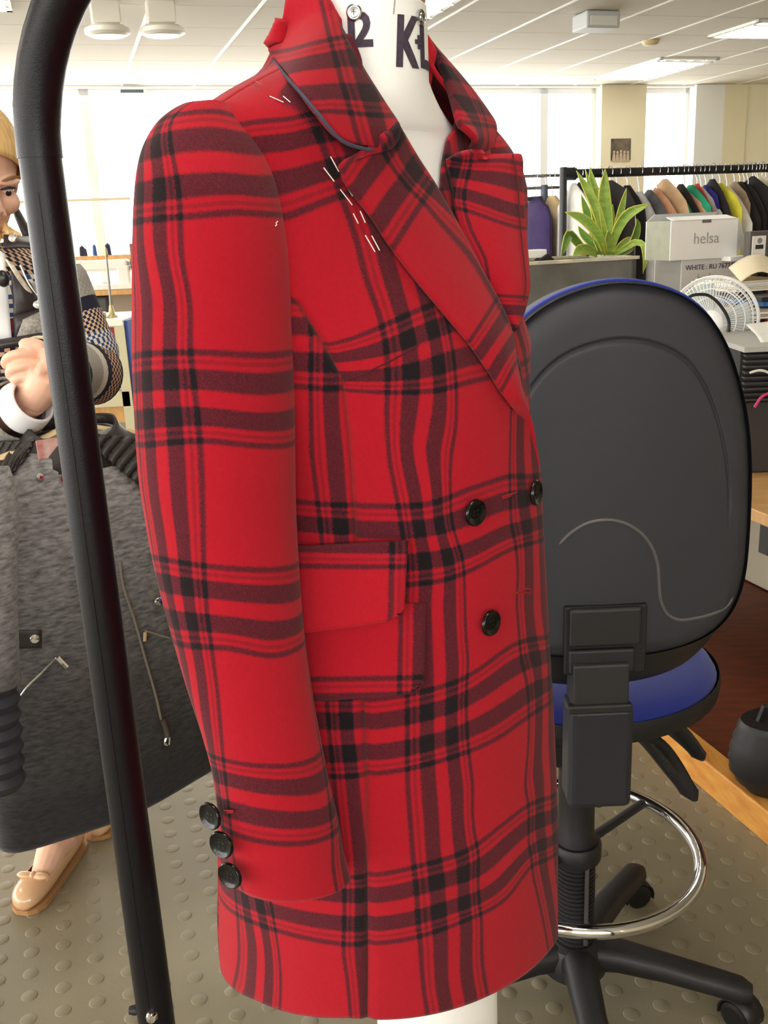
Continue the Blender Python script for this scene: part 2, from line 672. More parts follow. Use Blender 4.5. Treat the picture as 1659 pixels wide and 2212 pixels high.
U_SIDE = [(669, 664, -LN - T), (673, 869, -LN - T), (676, 984, -LN - T), (688, 1081, -LN - T), (715, 869, -1.43 - T), (725, 984, -1.43 - T), (734, 1100, -1.43 - T),
          (743, 2058, -LN - T), (757, 2179, -LN - T), (777, 1841, -1.43 - T), (782, 2058, -1.43 - T), (789, 2179, -1.43 - T), (719, 1640, -LN - T), (752, 1600, -1.43 - T),
          (519, 2010, -LN - 2 * T), (509, 2130, -LN - 2 * T), (548, 2034, -1.43 - 2 * T), (543, 2140, -1.43 - 2 * T)]


def body_controls(lst):
    xy, val = [], []
    for x, y, v in lst:
        p, _ = hit(x, y)
        if p is None:
            continue
        f_, z = phi_z(p)
        xy.append((f_ * .17, z))
        val.append(v)
    return xy, val


_vf, _vs = body_controls(V_FRONT), body_controls(V_SIDE)
_uf, _us = body_controls(U_FRONT), body_controls(U_SIDE)


def plaid_plain(ph, z):
    return np.stack([-ph * 17.5, (1.37 - z) * 100], -1)


def plaid_rbf(ph, z, cu, cv):
    q = np.stack([ph * .17, z], -1)
    base = plaid_plain(ph, z)
    bu = plaid_plain(np.array(cu[0])[:, 0] / .17, np.array(cu[0])[:, 1])
    bv = plaid_plain(np.array(cv[0])[:, 0] / .17, np.array(cv[0])[:, 1])
    du = rbf(cu[0], np.array(cu[1]) - bu[:, 0], q, smooth=2e-4, scale=6)
    dv = rbf(cv[0], np.array(cv[1]) - bv[:, 1], q, smooth=2e-4, scale=6)
    return np.stack([base[:, 0] + du, base[:, 1] + dv], -1)


ZH = .668


def hem_drop(p):
    return np.interp(np.degrees(p), [-20, 20, 60, 90, 125, 180, 250, 370], [-.026, -.008, .007, -.002, -.034, -.04, -.03, -.02])


def panel(name, fa, fb, z0, z1, nz, nu, off, mapping, seam_a=True, seam_b=True, label=None, edge_a=0.0):
    zs = np.linspace(z0, z1, nz)
    A = fa(zs)
    B = fb(zs)
    s = np.linspace(0, 1, nu)
    PH = A[:, None] * (1 - s) + B[:, None] * s
    Z = zs[:, None] + hem_drop(PH) * np.clip((.86 - zs) / (.86 - ZH), 0, 1)[:, None]
    w = (B - A)[:, None] * .17
    dist = np.full(PH.shape, 1.0)
    if seam_a:
        dist = np.minimum(dist, s * w)
    if seam_b:
        dist = np.minimum(dist, (1 - s) * w)
    o = off - .003 * np.exp(-(dist / .004) ** 2)
    if edge_a:
        o = o + edge_a * np.exp(-(s * w / .03) ** 2)
    P = body(PH, Z, o)
    g = G().grid(P)
    return obj(name, g, M_PLAID, coat, uv=mapping(PH.ravel(), Z.ravel()), solid=.004, angle=0)


ZH = .668
m_front = lambda p, z: plaid_rbf(p, z, _uf, _vf)
m_side = lambda p, z: plaid_rbf(p, z, _us, _vs)
panel('front_panel', lambda z: phi_edge(z), phi_seam, ZH, 1.494, 210, 64, .002, m_front, seam_a=False)
panel('side_panel', phi_seam, lambda z: PHI_B + 0 * z, ZH, 1.40, 180, 40, .002, m_side)
panel('back_panel', lambda z: PHI_B + 0 * z, lambda z: math.radians(238) + 0 * z, ZH, 1.494, 120, 50, .002, plaid_plain)
panel('side_panel', lambda z: math.radians(88) + 0 * z, lambda z: PHI_B + 0 * z, 1.385, 1.494, 24, 16, .002, plaid_plain)
panel('front_panel', lambda z: math.radians(238) + 0 * z, lambda z: np.where(z < 1.10, math.radians(368), math.radians(360) - phi_edge(z)),
      ZH, 1.494, 160, 60, -.007, plaid_plain, seam_b=False)

# --- sleeve: rings read from the near edge to the far edge, with the distance of the arm from the lens
SL = [((444, 216), (486, 224), .752), ((395, 224), (525, 262), .75), ((345, 257), (560, 310), .748), ((312, 307), (590, 375), .746),
      ((296, 362), (607, 440), .744), ((289, 432), (619, 505), .742), ((286, 520), (627, 580), .74), ((285, 640), (632, 680), .738),
      ((286, 800), (636, 815), .733), ((297, 1000), (638, 1000), .724), ((310, 1100), (640, 1105), .719), ((330, 1210), (646, 1220), .712),
      ((362, 1340), (656, 1350), .703), ((402, 1480), (674, 1490), .694), ((437, 1590), (694, 1600), .688), ((458, 1670), (710, 1680), .684),
      ((472, 1760), (731, 1770), .68), ((484, 1830), (744, 1845), .678), ((508, 1905), (757, 1890), .676)]


def ring_tables():
    key = np.arange(len(SL))
    q = np.linspace(0, len(SL) - 1, 150)
    L = np.stack([catmull(key, [s[0][k] for s in SL], q) for k in (0, 1)], 1)
    R = np.stack([catmull(key, [s[1][k] for s in SL], q) for k in (0, 1)], 1)
    Y = catmull(key, [s[2] for s in SL], q)
    return L, R, Y, q


def sleeve_points(nseg=72):
    L, R, Y, q = ring_tables()
    rows = []
    for k in range(len(q)):
        pl, pr = at_y(L[k, 0], L[k, 1], Y[k] - .004), at_y(R[k, 0], R[k, 1], Y[k] + .012)
        c = (pl + pr) / 2
        a1 = (pr - pl) / 2
        up = np.array([0, 0, 1.0])
        a2 = np.cross(up, a1)
        a2 = a2 / np.linalg.norm(a2) * np.linalg.norm(a1) * np.interp(q[k], [0, 4, 9, 18], [.55, .8, .86, .62])
        th = np.linspace(0, 2 * math.pi, nseg + 1)
        rows.append([c + a1 * math.cos(t) + a2 * math.sin(t) for t in th])
    return np.array(rows)


SLP = sleeve_points()
_L, _R, _Y, _q = ring_tables()
nr, ns = SLP.shape[:2]
top = SLP[0].mean(0) + np.array([0, 0, .0015])
SLG = np.concatenate([np.broadcast_to(top, (1, ns, 3)), SLP], 0)
_sg = G().grid(SLG)
SLEEVE = BVHTree.FromPolygons(_sg.v, _sg.f)
_seg = np.linalg.norm(np.diff(SLG, axis=0), axis=2).mean(1)
SV = np.r_[0, np.cumsum(_seg)]
_len = np.linalg.norm(np.diff(SLG, axis=1), axis=2)


def sleeve_param(p):
    """nearest grid point -> (arc position, length position)"""
    d = ((SLG - p) ** 2).sum(-1)
    i, j = np.unravel_index(d.argmin(), d.shape)
    return j, i


VS = [(375, 247, -LN), (470, 240, -LN), (508, 251, -LN), (422, 353, 0), (533, 352, 0), (312, 374, 0), (321, 475, LN), (422, 464, LN), (517, 458, LN), (596, 463, LN),
      (312, 768, T - LN), (438, 763, T - LN), (612, 762, T - LN), (343, 865, T), (533, 863, T), (310, 957, T + LN), (450, 962, T + LN), (625, 963, T + LN),
      (358, 1215, 2 * T - LN), (497, 1228, 2 * T - LN), (619, 1221, 2 * T - LN), (388, 1299, 2 * T), (540, 1319, 2 * T), (640, 1308, 2 * T),
      (385, 1386, 2 * T + LN), (497, 1408, 2 * T + LN), (584, 1410, 2 * T + LN), (645, 1393, 2 * T + LN), (458, 1636, 3 * T - LN), (540, 1651, 3 * T - LN),
      (606, 1655, 3 * T - LN), (688, 1638, 3 * T - LN), (497, 1718, 3 * T), (584, 1733, 3 * T), (697, 1723, 3 * T), (519, 1807, 3 * T + LN), (584, 1820, 3 * T + LN),
      (714, 1803, 3 * T + LN)]
US = [(316, 374, 0), (324, 516, 0), (335, 643, 0), (339, 738, 0), (362, 1108, 0), (373, 1174, 0), (386, 1299, 0), (410, 1434, 0), (370, 263, LN), (378, 390, LN), (394, 580, LN),
      (407, 738, LN), (432, 1065, LN), (441, 1217, LN), (451, 1326, LN), (467, 1456, LN), (480, 1608, LN), (490, 1694, LN), (501, 1803, LN), (707, 1694, T - LN),
      (718, 1781, T - LN), (723, 1868, T - LN), (640, 900, T - 6.5), (628, 600, T - 6.5)]


def sleeve_controls(lst):
    xy, val = [], []
    for x, y, v in lst:
        p, _ = hit(x, y, SLEEVE)
        if p is None:
            continue
        j, i = sleeve_param(p)
        xy.append((j / (ns - 1) * .36, SV[i]))
        val.append(v)
    return np.array(xy), np.array(val)


# the camera-facing half of the ring runs through angle 1.5 pi; start the arc at pi so that it is continuous there
JJ, II = np.meshgrid(np.arange(ns), np.arange(nr + 1))
arc = JJ / (ns - 1) * .36
lenp = np.repeat(SV[:, None], ns, 1)
qs = np.stack([arc.ravel(), lenp.ravel()], 1)
_cu, _du = sleeve_controls(US)
_cv, _dv = sleeve_controls(VS)
su = qs[:, 0] * 100 + rbf(_cu, _du - _cu[:, 0] * 100, qs, smooth=3e-4, scale=6)
sv = qs[:, 1] * 100 + rbf(_cv, _dv - _cv[:, 1] * 100, qs, smooth=3e-4, scale=6)
g = G().grid(SLG, flip=False)
obj('sleeve', g, M_PLAID, coat, uv=np.stack([su, sv], 1), solid=.004, angle=0)
SLM = mirror(SLG)
SLM = SLM - NN * (np.clip((1.40 - SLM[..., 2]) / .6, 0, 1) * .13)[..., None]
g = G().grid(SLM, flip=True)
obj('sleeve', g, M_PLAID, coat, uv=np.stack([su, sv], 1), solid=.004, angle=0)


def rowline(pts, n):
    pts = np.asarray(pts, float)
    q = np.linspace(0, len(pts) - 1, n)
    return np.stack([catmull(np.arange(len(pts)), pts[:, k], q) for k in range(3)], 1)


def patch(name, rows, n, m, uvf, thick=.005, parent=None, both=False, material=None, bulge=.004, label=None):
    """cloth patch from rows of (inner, outer) 3D points; n rows along, m across; optionally also its mirror image"""
    inn, out = rowline([r_[0] for r_ in rows], n), rowline([r_[1] for r_ in rows], n)
    s = np.linspace(0, 1, m)
    P = inn[:, None] * (1 - s)[None, :, None] + out[:, None] * s[None, :, None]
    nrm = np.cross(P[2:, 1:-1] - P[:-2, 1:-1], P[1:-1, 2:] - P[1:-1, :-2])
    nn = nrm.reshape(-1, 3).mean(0)
    nn /= np.linalg.norm(nn)
    fl = np.dot(nn, CC_ - P.reshape(-1, 3).mean(0)) < 0
    if fl:
        nn = -nn
    P = P + nn * (bulge * np.sin(math.pi * s))[None, :, None]
    uv = uvf(P.reshape(-1, 3))
    res = []
    for mir in ((False, True) if both else (False,)):
        Q = mirror(P) if mir else P
        if mir:
            Q = Q + (NN * .006 - RR * .020)[None, None] * (s ** .7 * 1.0)[None, :, None] * np.interp(np.linspace(0, 1, n), [0, .08, .6, 1], [.3, 1, 1, .2])[:, None, None]
        nk = int(n * .80) if mir else n
        if mir:
            tp = np.clip((np.arange(n) - nk + 12) / 11, 0, 1)[:, None, None] ** 2 * .9
            Q = Q * (1 - tp) + Q[:, :1] * tp
        g = G().grid(Q[:nk], flip=(fl != mir))
        o = obj(name, g, material or M_PLAID, parent or coat, uv=uv[:nk * m], solid=thick, angle=0, bevel=0)
        res.append(o)
    return P, res


def on_torso(x, y, lift):
    p, n = near_torso(x, y)
    d = ray(x, y)
    d /= np.linalg.norm(d)
    return p - d * lift


def patch_uv(us, vs):
    def f(P):
        # local frame of the patch: the stripe samples and the vertices share the same flat cutting plane
        q = proj(P)[:, :2] / 1000.0
        u = rbf(np.array([(a, b) for a, b, _ in us]) / 1000., np.array([c for _, _, c in us], float), q, smooth=1e-3)
        v = rbf(np.array([(a, b) for a, b, _ in vs]) / 1000., np.array([c for _, _, c in vs], float), q, smooth=1e-3)
        return np.stack([u, v], 1)
    return f


LAP_IN = [(862, 266), (872, 284), (905, 340), (945, 402), (985, 472), (1031, 558), (1062, 616), (1093, 676), (1111, 728), (1121, 799), (1137, 869), (1150, 918), (1160, 1004)]
LAP_OUT = [(838, 318), (744, 344), (744, 376), (775, 425), (806, 465), (845, 524), (895, 590), (966, 676), (1016, 737), (1062, 807), (1096, 867), (1126, 914), (1150, 1008)]
_li = [.011, .011, .012, .013, .014, .015, .016, .017, .018, .019, .019, .019, .014]
_lo = [.016, .018, .018, .017, .016, .015, .015, .015, .015, .015, .015, .015, .012]
rows = [(on_torso(*a, la), on_torso(*b, lb)) for a, b, la, lb in zip(LAP_IN[:11], LAP_OUT[:11], _li, _lo)]
_t0 = proj(rows[-1][0])[2]
_t1 = proj(body(PHI_E, 1.143, .004))[2] - .004
for k, w in ((11, .4), (12, 1.0)):
    t_ = _t0 * (1 - w) + _t1 * w
    rows.append((at_t(*LAP_IN[k], t_), at_t(*LAP_OUT[k], t_ - .002)))
LAP_U = [(864, 380, -LN), (914, 430, -LN), (969, 499, -LN), (1012, 546, -LN), (885, 360, -1.43), (862, 300, -1.43), (927, 409, -1.43), (800, 440, -7.2), (900, 560, -6.5), (1000, 690, -6.3)]
LAP_V = [(799, 434, 0), (846, 372, 0), (860, 517, LN), (914, 434, LN), (1020, 730, T - LN), (1074, 645, T - LN), (1058, 772, T), (1093, 722, T), (1088, 835, T + LN), (1122, 770, T + LN)]
LAPP, _ = patch('lapel', rows, 60, 26, patch_uv(LAP_U, LAP_V), .005, bulge=.005)
# the other lapel, seen past the neck opening
LL_IN = [(966, 345), (971, 360), (978, 400), (988, 462), (1006, 520), (1030, 570), (1060, 622), (1085, 670), (1104, 712)]
LL_OUT = [(1052, 335), (1121, 331), (1131, 388), (1136, 470), (1141, 540), (1146, 602), (1140, 652), (1126, 696), (1112, 718)]
_tt = proj(mirror(on_torso(744, 344, .018)))[2]
_tb = proj(on_torso(1110, 718, .010))[2]
rows = []
for k in range(9):
    w = (k / 8) ** 1.3
    rows.append((on_torso(*LL_IN[k], .006), at_t(*LL_OUT[k], (_tt - .022 if k else _tt - .05) * (1 - w) + _tb * w)))
LL_U = [(1000, 420, -LN), (1018, 500, -LN), (1050, 560, -LN), (985, 360, -1.43), (1110, 420, -9), (1120, 560, -9)]
LL_V = [(1010, 350, -LN), (1090, 345, -LN), (1000, 395, 0), (1105, 425, 0), (1010, 455, LN), (1120, 492, LN), (1120, 640, T - LN), (1090, 640, T - LN)]
patch('lapel', rows, 50, 24, patch_uv(LL_U, LL_V), .005, bulge=.006)
obj('lapel_edge', G().tube(rowline([r_[1] * .985 + CC_ * .015 + (r_[0] - r_[1]) * .09 for r_ in rows[1:7]], 24), .0007, 5), mat('dark_seam', (70, 14, 22), .9), coat)

# --- collar: fold line and falling edge, from the notch round to the centre back
AXN = np.array([AX[0], AX[1], 0]) + NN * .006
NR = .052


def on_neck(x, y, rad):
    """near-side point of the pixel ray on an upright cylinder about the neck"""
    d = ray(x, y)
    ox, oy = CC_[:2] - AXN[:2]
    a = d[0] ** 2 + d[1] ** 2
    b = 2 * (ox * d[0] + oy * d[1])
    c = ox * ox + oy * oy - rad * rad
    D = b * b - 4 * a * c
    t = (-b - math.sqrt(max(D, 0))) / (2 * a)
    return CC_ + d * t


_p0 = on_torso(862, 264, .011)
_r0 = float(np.linalg.norm((_p0 - AXN)[:2]))
_fold = [(862, 264), (853, 250), (838, 228), (815, 192), (790, 152), (765, 106), (742, 62), (722, 24)]
_fall = [(840, 296, .016), (820, 318, .020), (762, 306, .021), (728, 286, .022), (690, 240, .022), (652, 194, .020), (620, 158, .017), (597, 130, .012)]
rows = [(on_neck(fx, fy, np.interp(k, [0, 4, 7], [_r0, .072, .062])), on_torso(*q)) for k, ((fx, fy), q) in enumerate(zip(_fold, _fall))]
rows.append((on_neck(706, -4, .060), at_t(579, 107, proj(rows[-1][1])[2] + .022)))
for ph_, zf, rf, zo, ro in ((112, 1.556, .055, 1.494, .078), (145, 1.56, .054, 1.492, .068), (180, 1.56, .054, 1.492, .068)):
    a = math.radians(ph_)
    dv = RR * math.sin(a) + NN * math.cos(a)
    rows.append((AXN + dv * rf + np.array([0, 0, zf]), AXN + dv * ro + np.array([0, 0, zo])))
full = rows + [(mirror(a), mirror(b)) for a, b in rows[-2::-1]]
COL_U = [(697, 18, -LN), (712, 83, -LN), (737, 174, -LN), (766, 275, -LN), (777, 137, -1.43), (799, 210, -1.43), (813, 260, -1.43), (600, 120, -9.5)]
COL_V = [(632, 108, -LN), (715, 85, -LN), (650, 136, -1.43), (762, 121, -1.43), (647, 170, 0), (762, 163, 0), (687, 202, 1.43), (806, 202, 1.43), (705, 239, LN), (849, 250, LN)]


def collar():
    inn, out = rowline([r_[0] for r_ in full], 150), rowline([r_[1] for r_ in full], 150)
    s = np.linspace(0, 1, 22)
    P = inn[:, None] * (1 - s)[None, :, None] + out[:, None] * s[None, :, None]
    ctr = np.array([AXN[0], AXN[1], 1.45])
    nn = P - ctr
    nn[..., 2] *= .5
    nn /= np.linalg.norm(nn, axis=-1, keepdims=True)
    bl = np.abs(np.linspace(-1, 1, 150)) * .007 + .003
    P = P + nn * (bl[:, None] * np.sin(math.pi * s ** .8)[None, :])[..., None]
    P[75:] += ((RR * .013 - NN * .007)[None, None] * s[None, :, None] * np.linspace(0, 1, 75)[:, None, None] ** .5)
    half = P[:75]
    uvh = patch_uv(COL_U, COL_V)(half.reshape(-1, 3)).reshape(75, 22, 2)
    uv = np.concatenate([uvh, uvh[::-1]], 0)
    g = G().grid(P[:145])
    o = obj('collar', g, M_PLAID, coat, uv=uv[:145].reshape(-1, 2), solid=.006, angle=0, soff=-1)
    # felt under-collar showing as a grey edge along the fall
    edge = [p - np.array([0, 0, .003]) for p in P[6:50, -1]]
    obj('under_collar', G().tube(edge, .0015, 6), M_LINING, coat)
    # inner stand of the collar, close round the neck
    st = []
    for p in P[44:112, 0]:
        d = p - AXN
        d[2] = 0
        h = np.linalg.norm(d)
        lo = AXN + d / h * max(NR + .003, h - .008)
        lo[2] = p[2] - min(.045, max(.012, p[2] - 1.46))
        st.append([p, lo])
    st = np.array(st)
    obj('collar_stand', G().grid(st), M_PLAID, coat, uv=np.zeros((st.shape[0] * 2, 2)) + 8.7, solid=.003, angle=0)
    return P


COLP = collar()

stitch_later = [((742, 824), (790, 806), (850, 776), (904, 746))]
# --- pocket flap and patch pocket on the right hip
def quad_patch(name, corners, n, m, lift, uvc, thick=.004, rnd=None):
    """four picture corners (tl, tr, br, bl) laid on the torso; uvc the tartan coordinates at the corners"""
    tl, tr, br, bl = [np.array(c, float) for c in corners]
    utl, utr, ubr, ubl = [np.array(c, float) for c in uvc]
    P, UV = [], []
    for i in range(n):
        v = i / (n - 1)
        for j in range(m):
            u = j / (m - 1)
            q = tl * (1 - u) * (1 - v) + tr * u * (1 - v) + br * u * v + bl * (1 - u) * v
            if rnd:
                # rounded lower far corner
                k = max(0, (u - 1 + rnd) / rnd) ** 2 * max(0, (v - 1 + rnd) / rnd) ** 2
                q = q - k * np.array([14, 12])
            p, nn = near_torso(*q)
            d = ray(*q)
            P.append(p + (nn * .7 - d / np.linalg.norm(d) * .5) * (lift * (1 + .5 * v)))
            UV.append(utl * (1 - u) * (1 - v) + utr * u * (1 - v) + ubr * u * v + ubl * (1 - u) * v)
    P = np.array(P).reshape(n, m, 3)
    g = G().grid(P, flip=False)
    return obj(name, g, M_PLAID, coat, uv=np.array(UV), solid=thick, angle=0)


quad_patch('patch_pocket', [(600, 1300), (917, 1302), (912, 1492), (600, 1520)], 24, 30, .005,
           [(-LN - 12.5, 2 * T + 7.2), (-1.0, 2 * T + 7.2), (-1.0, 3 * T - 2.0), (-LN - 12.5, 3 * T - 1.2)], rnd=.12)
quad_patch('pocket_flap', [(600, 1178), (879, 1162), (868, 1330), (600, 1372)], 22, 28, .011,
           [(-LN - 10.5, 2 * T + 1.9), (-LN + 1.4, 2 * T + .9), (-LN + 1.1, 2 * T + 8.6), (-LN - 10.5, 2 * T + 9.8)], rnd=.16)

# --- buttons
M_BTN = mat('black_horn_button', (9, 8, 9), .16, spec=.4)
M_THR = mat('black_thread', (12, 11, 13), .6)


def button(p, n, r=.0118, up=None):
    n = n / np.linalg.norm(n)
    prof = [(r * .2, -.0015), (r * .9, -.0012), (r, 0), (r * .985, .0016), (r * .92, .0024), (r * .82, .0022), (r * .70, .0012), (r * .45, .0009), (.0001, .0009)]
    b = obj('button', G().lathe(p + n * .0045, prof, 28, n, cap=False), M_BTN, coat)
    h = np.array([0, 0, 1.0])
    u = np.cross(n, h)
    u /= np.linalg.norm(u)
    w = np.cross(n, u)
    g = G()
    for a in (-1, 1):
        for c in (-1, 1):
            g.lathe(p + n * .0055 + (u * a + w * c) * r * .17, [(.0009, 0), (.0009, .0002), (.0002, .00025)], 8, n)
    obj('thread', g, M_THR, b)
    obj('shank', G().tube([p - n * .001, p + n * .004], .002, 8), M_THR, b)
    return b


for (x, y), tilt in (((1010, 1104), .0), ((1137, 1063), .25), ((1043, 1341), .0)):
    p, n = hit(x, y)
    n = n + np.array([.30, 0, .0])
    n /= np.linalg.norm(n)
    button(p + n * .004, n, .0112)
for x, y in ((464, 1757), (487, 1818), (505, 1884)):
    p, n = hit(x + 16, y, SLEEVE)
    q = p - ray(x, y) * .004
    v = at_t(x, y, proj(p)[2] - .004)
    button(v, n * .55 + np.array([-.35, -.7, .12]), .0112)
M_RTH = mat('red_buttonhole_thread', (150, 28, 36), .7)


def stitch(name, pts, tree, r, m, lift=.006):
    q = []
    for x, y in pts:
        p, n = hit(x, y, tree)
        if p is None:
            p, n = near_torso(x, y)
        d = ray(x, y)
        q.append(p - d / np.linalg.norm(d) * lift)
    return obj(name, G().tube(q, r, 6), m, coat)


stitch('buttonhole', [(1106, 1285), (1122, 1278), (1138, 1271), (1145, 1272), (1147, 1278), (1141, 1282), (1134, 1279), (1120, 1283)], None, .0008, M_RTH, .004)
stitch('buttonhole', [(1085, 1073), (1098, 1069), (1116, 1063), (1100, 1072), (1086, 1077)], None, .0008, M_RTH, .004)
stitch('buttonhole', [(484, 1751), (495, 1751), (504, 1752), (503, 1755), (490, 1755)], SLEEVE, .0007, M_RTH, .004)
stitch('dart_seam', stitch_later[0], None, .0006, mat('dark_seam', (70, 14, 22), .9), .0028)
M_BASTE = mat('white_basting_thread', (245, 240, 232), .7)
for a, b, c, d in ((714, 338, 732, 371), (699, 362, 722, 392), (748, 401, 762, 424), (735, 409, 761, 443), (763, 461, 774, 483), (778, 456, 789, 481), (789, 508, 810, 544),
                   (803, 509, 820, 541)):
    stitch('basting_thread', [(a, b), ((a + c) / 2, (b + d) / 2), (c, d)], None, .00045, M_BASTE, .0045)
M_STEEL = mat('pin_steel', (215, 212, 208), .25, 1.0)
for a, b, c, d in ((583, 208, 612, 221), (612, 208, 627, 221), (538, 179, 561, 193), (545, 172, 566, 183)):
    stitch('pin', [(a, b), ((a + c) / 2, (b + d) / 2), (c, d)], None, .0003, M_STEEL, .004)
stitch('lint', [(600, 478), (596, 482), (598, 485), (595, 488)], SLEEVE, .0004, M_BASTE, .002)

# ------------------------------------------------------------------ dress form under the coat
form = thing('dress_form', 'white canvas dress form wearing the plaid coat, size lettering on its neck', 'dress form', (AX[0], AX[1], 0))
zs = np.r_[np.linspace(.50, 1.425, 90)]
ph = np.radians(np.arange(0, 360, 5.0))
bod = body(ph[None] + 0 * zs[:, None], zs[:, None] + 0 * ph[None], -.016)
sh = np.clip((1.0 - zs) / .35, 0, 1)[:, None, None] * .60
ctr = np.array([AX[0], AX[1], 0]) + NN * .088
bod[..., :2] = bod[..., :2] * (1 - sh) + ctr[:2] * sh
NK = []
b44 = body(ph, 1.425 + 0 * ph, -.016)
for k in range(1, 9):
    w = k / 8
    rg = np.array([AXN + RR * math.sin(a) * .0525 + NN * math.cos(a) * .0525 for a in ph])
    q = b44 * (1 - w ** .55) + rg * w ** .55
    q[:, 2] = 1.425 + .040 * w ** 1.3
    NK.append(q)
for z, r_ in ((1.505, .0525), (1.5225, .052), (1.5245, .0500)):
    NK.append([AXN + RR * math.sin(a) * r_ + NN * math.cos(a) * r_ + np.array([0, 0, z]) for a in ph])
obj('torso', G().grid(np.concatenate([bod, np.array(NK)], 0), closed_v=True), M_FORM, form)
obj('neck_cap', G().lathe(AXN + [0, 0, 1.5235], [(.0500, 0), (.0515, .004), (.0500, .016), (.03, .026), (.008, .03), (.006, .05), (.0001, .055)], 32, cap=False),
    mat('varnished_wood', (150, 96, 52), .4, var=.2, vscale=30, stretch=(1, 1, 8)), form)
M_INK = mat('stencil_ink', (70, 58, 74), .8, var=.25, vscale=300)
M_STL2 = mat('polished_steel', (200, 200, 202), .22, 1.0)


def neck_pt(x, y, lift=.0005):
    d = ray(x, y)
    for r_ in np.linspace(.0520, .0520, 1):
        p = on_neck(x, y, .0526 + lift)
    return p


def wrap_text(name, body_, size, x, y, bold=0.0, slant=0, xs=1.0):
    """stencilled lettering wrapped round the neck, lower-left corner at the given point"""
    p0 = neck_pt(x, y)
    a0 = math.atan2(p0[1] - AXN[1], p0[0] - AXN[0])
    cu = bpy.data.curves.new(name, 'FONT')
    cu.body, cu.size, cu.offset, cu.resolution_u = body_, size, bold, 3
    tmp = bpy.data.objects.new('tmp', cu)
    COL.objects.link(tmp)
    me = bpy.data.meshes.new_from_object(tmp.evaluated_get(bpy.context.evaluated_depsgraph_get()))
    bpy.data.objects.remove(tmp)
    bm = bmesh.new()
    bm.from_mesh(me)
    bmesh.ops.triangulate(bm, faces=bm.faces)
    bmesh.ops.subdivide_edges(bm, edges=[e for e in bm.edges if e.calc_length() > .004], cuts=3)
    for v in bm.verts:
        X, Y = v.co.x, v.co.y
        X = X * xs + slant * Y
        a = a0 + X / .0526
        v.co = Vector((AXN[0] + math.cos(a) * .0531, AXN[1] + math.sin(a) * .0531, p0[2] + Y))
    bm.to_mesh(me)
    bm.free()
    me.materials.clear()
    return obj(name, me, M_INK, form, smooth=False)


wrap_text('size_lettering', '2', .034, 760, 100, .0012)
wrap_text('size_lettering', '1', .034, 738, 98, .0012)
wrap_text('stencil_letter', 'K', .050, 853, 138, .0022, .08, .70)
wrap_text('stencil_letter', 'L', .050, 906, 142, .0014)
wrap_text('stencil_letter', '+', .018, 897, 108, .0010)
for x, y in ((765, 27), (909, 38)):
    p = neck_pt(x, y)
    n = p - AXN
    n[2] = 0
    n /= np.linalg.norm(n)
    s_ = obj('screw', G().lathe(p, [(.0062, -.001), (.0062, .0012), (.0052, .0018), (.0048, .001), (.0042, .001), (.0036, .0022), (.0001, .0028)], 20, n, cap=False), M_STL2, form)
    u = np.cross(n, [0, 0, 1])
    obj('cross_slot', G().box(p + n * .0027, (.004, .0006, .0006), [u, np.cross(n, u), n]).box(p + n * .0027, (.0006, .004, .0006), [u, np.cross(n, u), n]), mat('dark_slot', (60, 60, 66), .5), s_)
a = neck_pt(852, 0)
obj('neck_seam', G().tube([neck_pt(853, -2), neck_pt(850, 30)], .0005, 5), mat('seam_grey', (150, 146, 142), .8), form)
base = np.array([AX[0], AX[1], 0])
obj('pole', G().tube([base + [0, 0, .02], base + [0, 0, .52]], .016, 16), M_STL2, form)
g = G().lathe(base, [(.20, 0), (.20, .012), (.185, .02), (.03, .03), (.02, .06)], 36)
obj('base', g, mat('cast_iron_grey', (96, 96, 98), .5), form)

if __import__('os').environ.get('DBG'):
    for nm,q in (('tip',(744,344)),('notch',(838,318)),('roll',(905,340)),('roll2',(985,472)),('r3',(1062,616)),('r4',(1137,869)),('colfront',(862,264)),('coltip',(820,317))):
        p=on_torso(*q,.015); print('MIR',nm,q,phi_z(p),'->',proj(mirror(p)).round())
# ------------------------------------------------------------------ the room
CEIL = 2.6
WD = 9.25                                                   # window wall, along the depth axis
WF = -2.25
M_FLOOR = mat('studded_rubber_floor', (138, 129, 107), .45, var=.12, vscale=3.0, bump=.15, bscale=120, col2=(124, 116, 96))
M_TILE = mat('ceiling_tile_mineral', (208, 202, 188), .9, bump=.3, bscale=260)
M_GRID = mat('ceiling_grid_white', (244, 243, 238), .5)
M_CREAM = mat('cream_wall_paint', (236, 226, 196), .8)
M_WHITE = mat('white_wall_paint', (242, 242, 240), .8)
RAX = [EL, ED, np.array([0, 0, 1.0])]
floor = struct('floor', G().box(room(1.0, 3.6, -.02), (16, 11.8, .04), RAX), M_FLOOR, smooth=False)
# round studs of the rubber floor: the ones that show largest are pieces, the rest one joined mesh
sp = .060
cand, rest = [], []
for i in range(-56, 58):
    for j in range(-12, 72):
        p = room(i * sp, .30 + j * sp)
        q = proj(p)
        seen = q[2] > .3 and -60 < q[0] < 1720 and 1380 < q[1] < 2300 and not (500 < q[0] < 1180 and q[1] < 2150)
        (cand if seen else rest).append((q[2], p))
cand.sort(key=lambda t: t[0])
pr = [(.0152, -.0004), (.0146, .0006), (.0130, .0011), (.0001, .0013)]
stud_me = G().lathe((0, 0, 0), pr, 14, cap=False).mesh('stud')
stud_me.materials.append(M_FLOOR)
stud_me.polygons.foreach_set('use_smooth', [True] * len(stud_me.polygons))
for t_, p in cand[:300]:
    o = bpy.data.objects.new('stud', stud_me)
    o.location = tuple(p)
    COL.objects.link(o)
    o.parent = floor
g = G()
for t_, p in cand[300:]:
    g.lathe(p, pr, 10, cap=False)
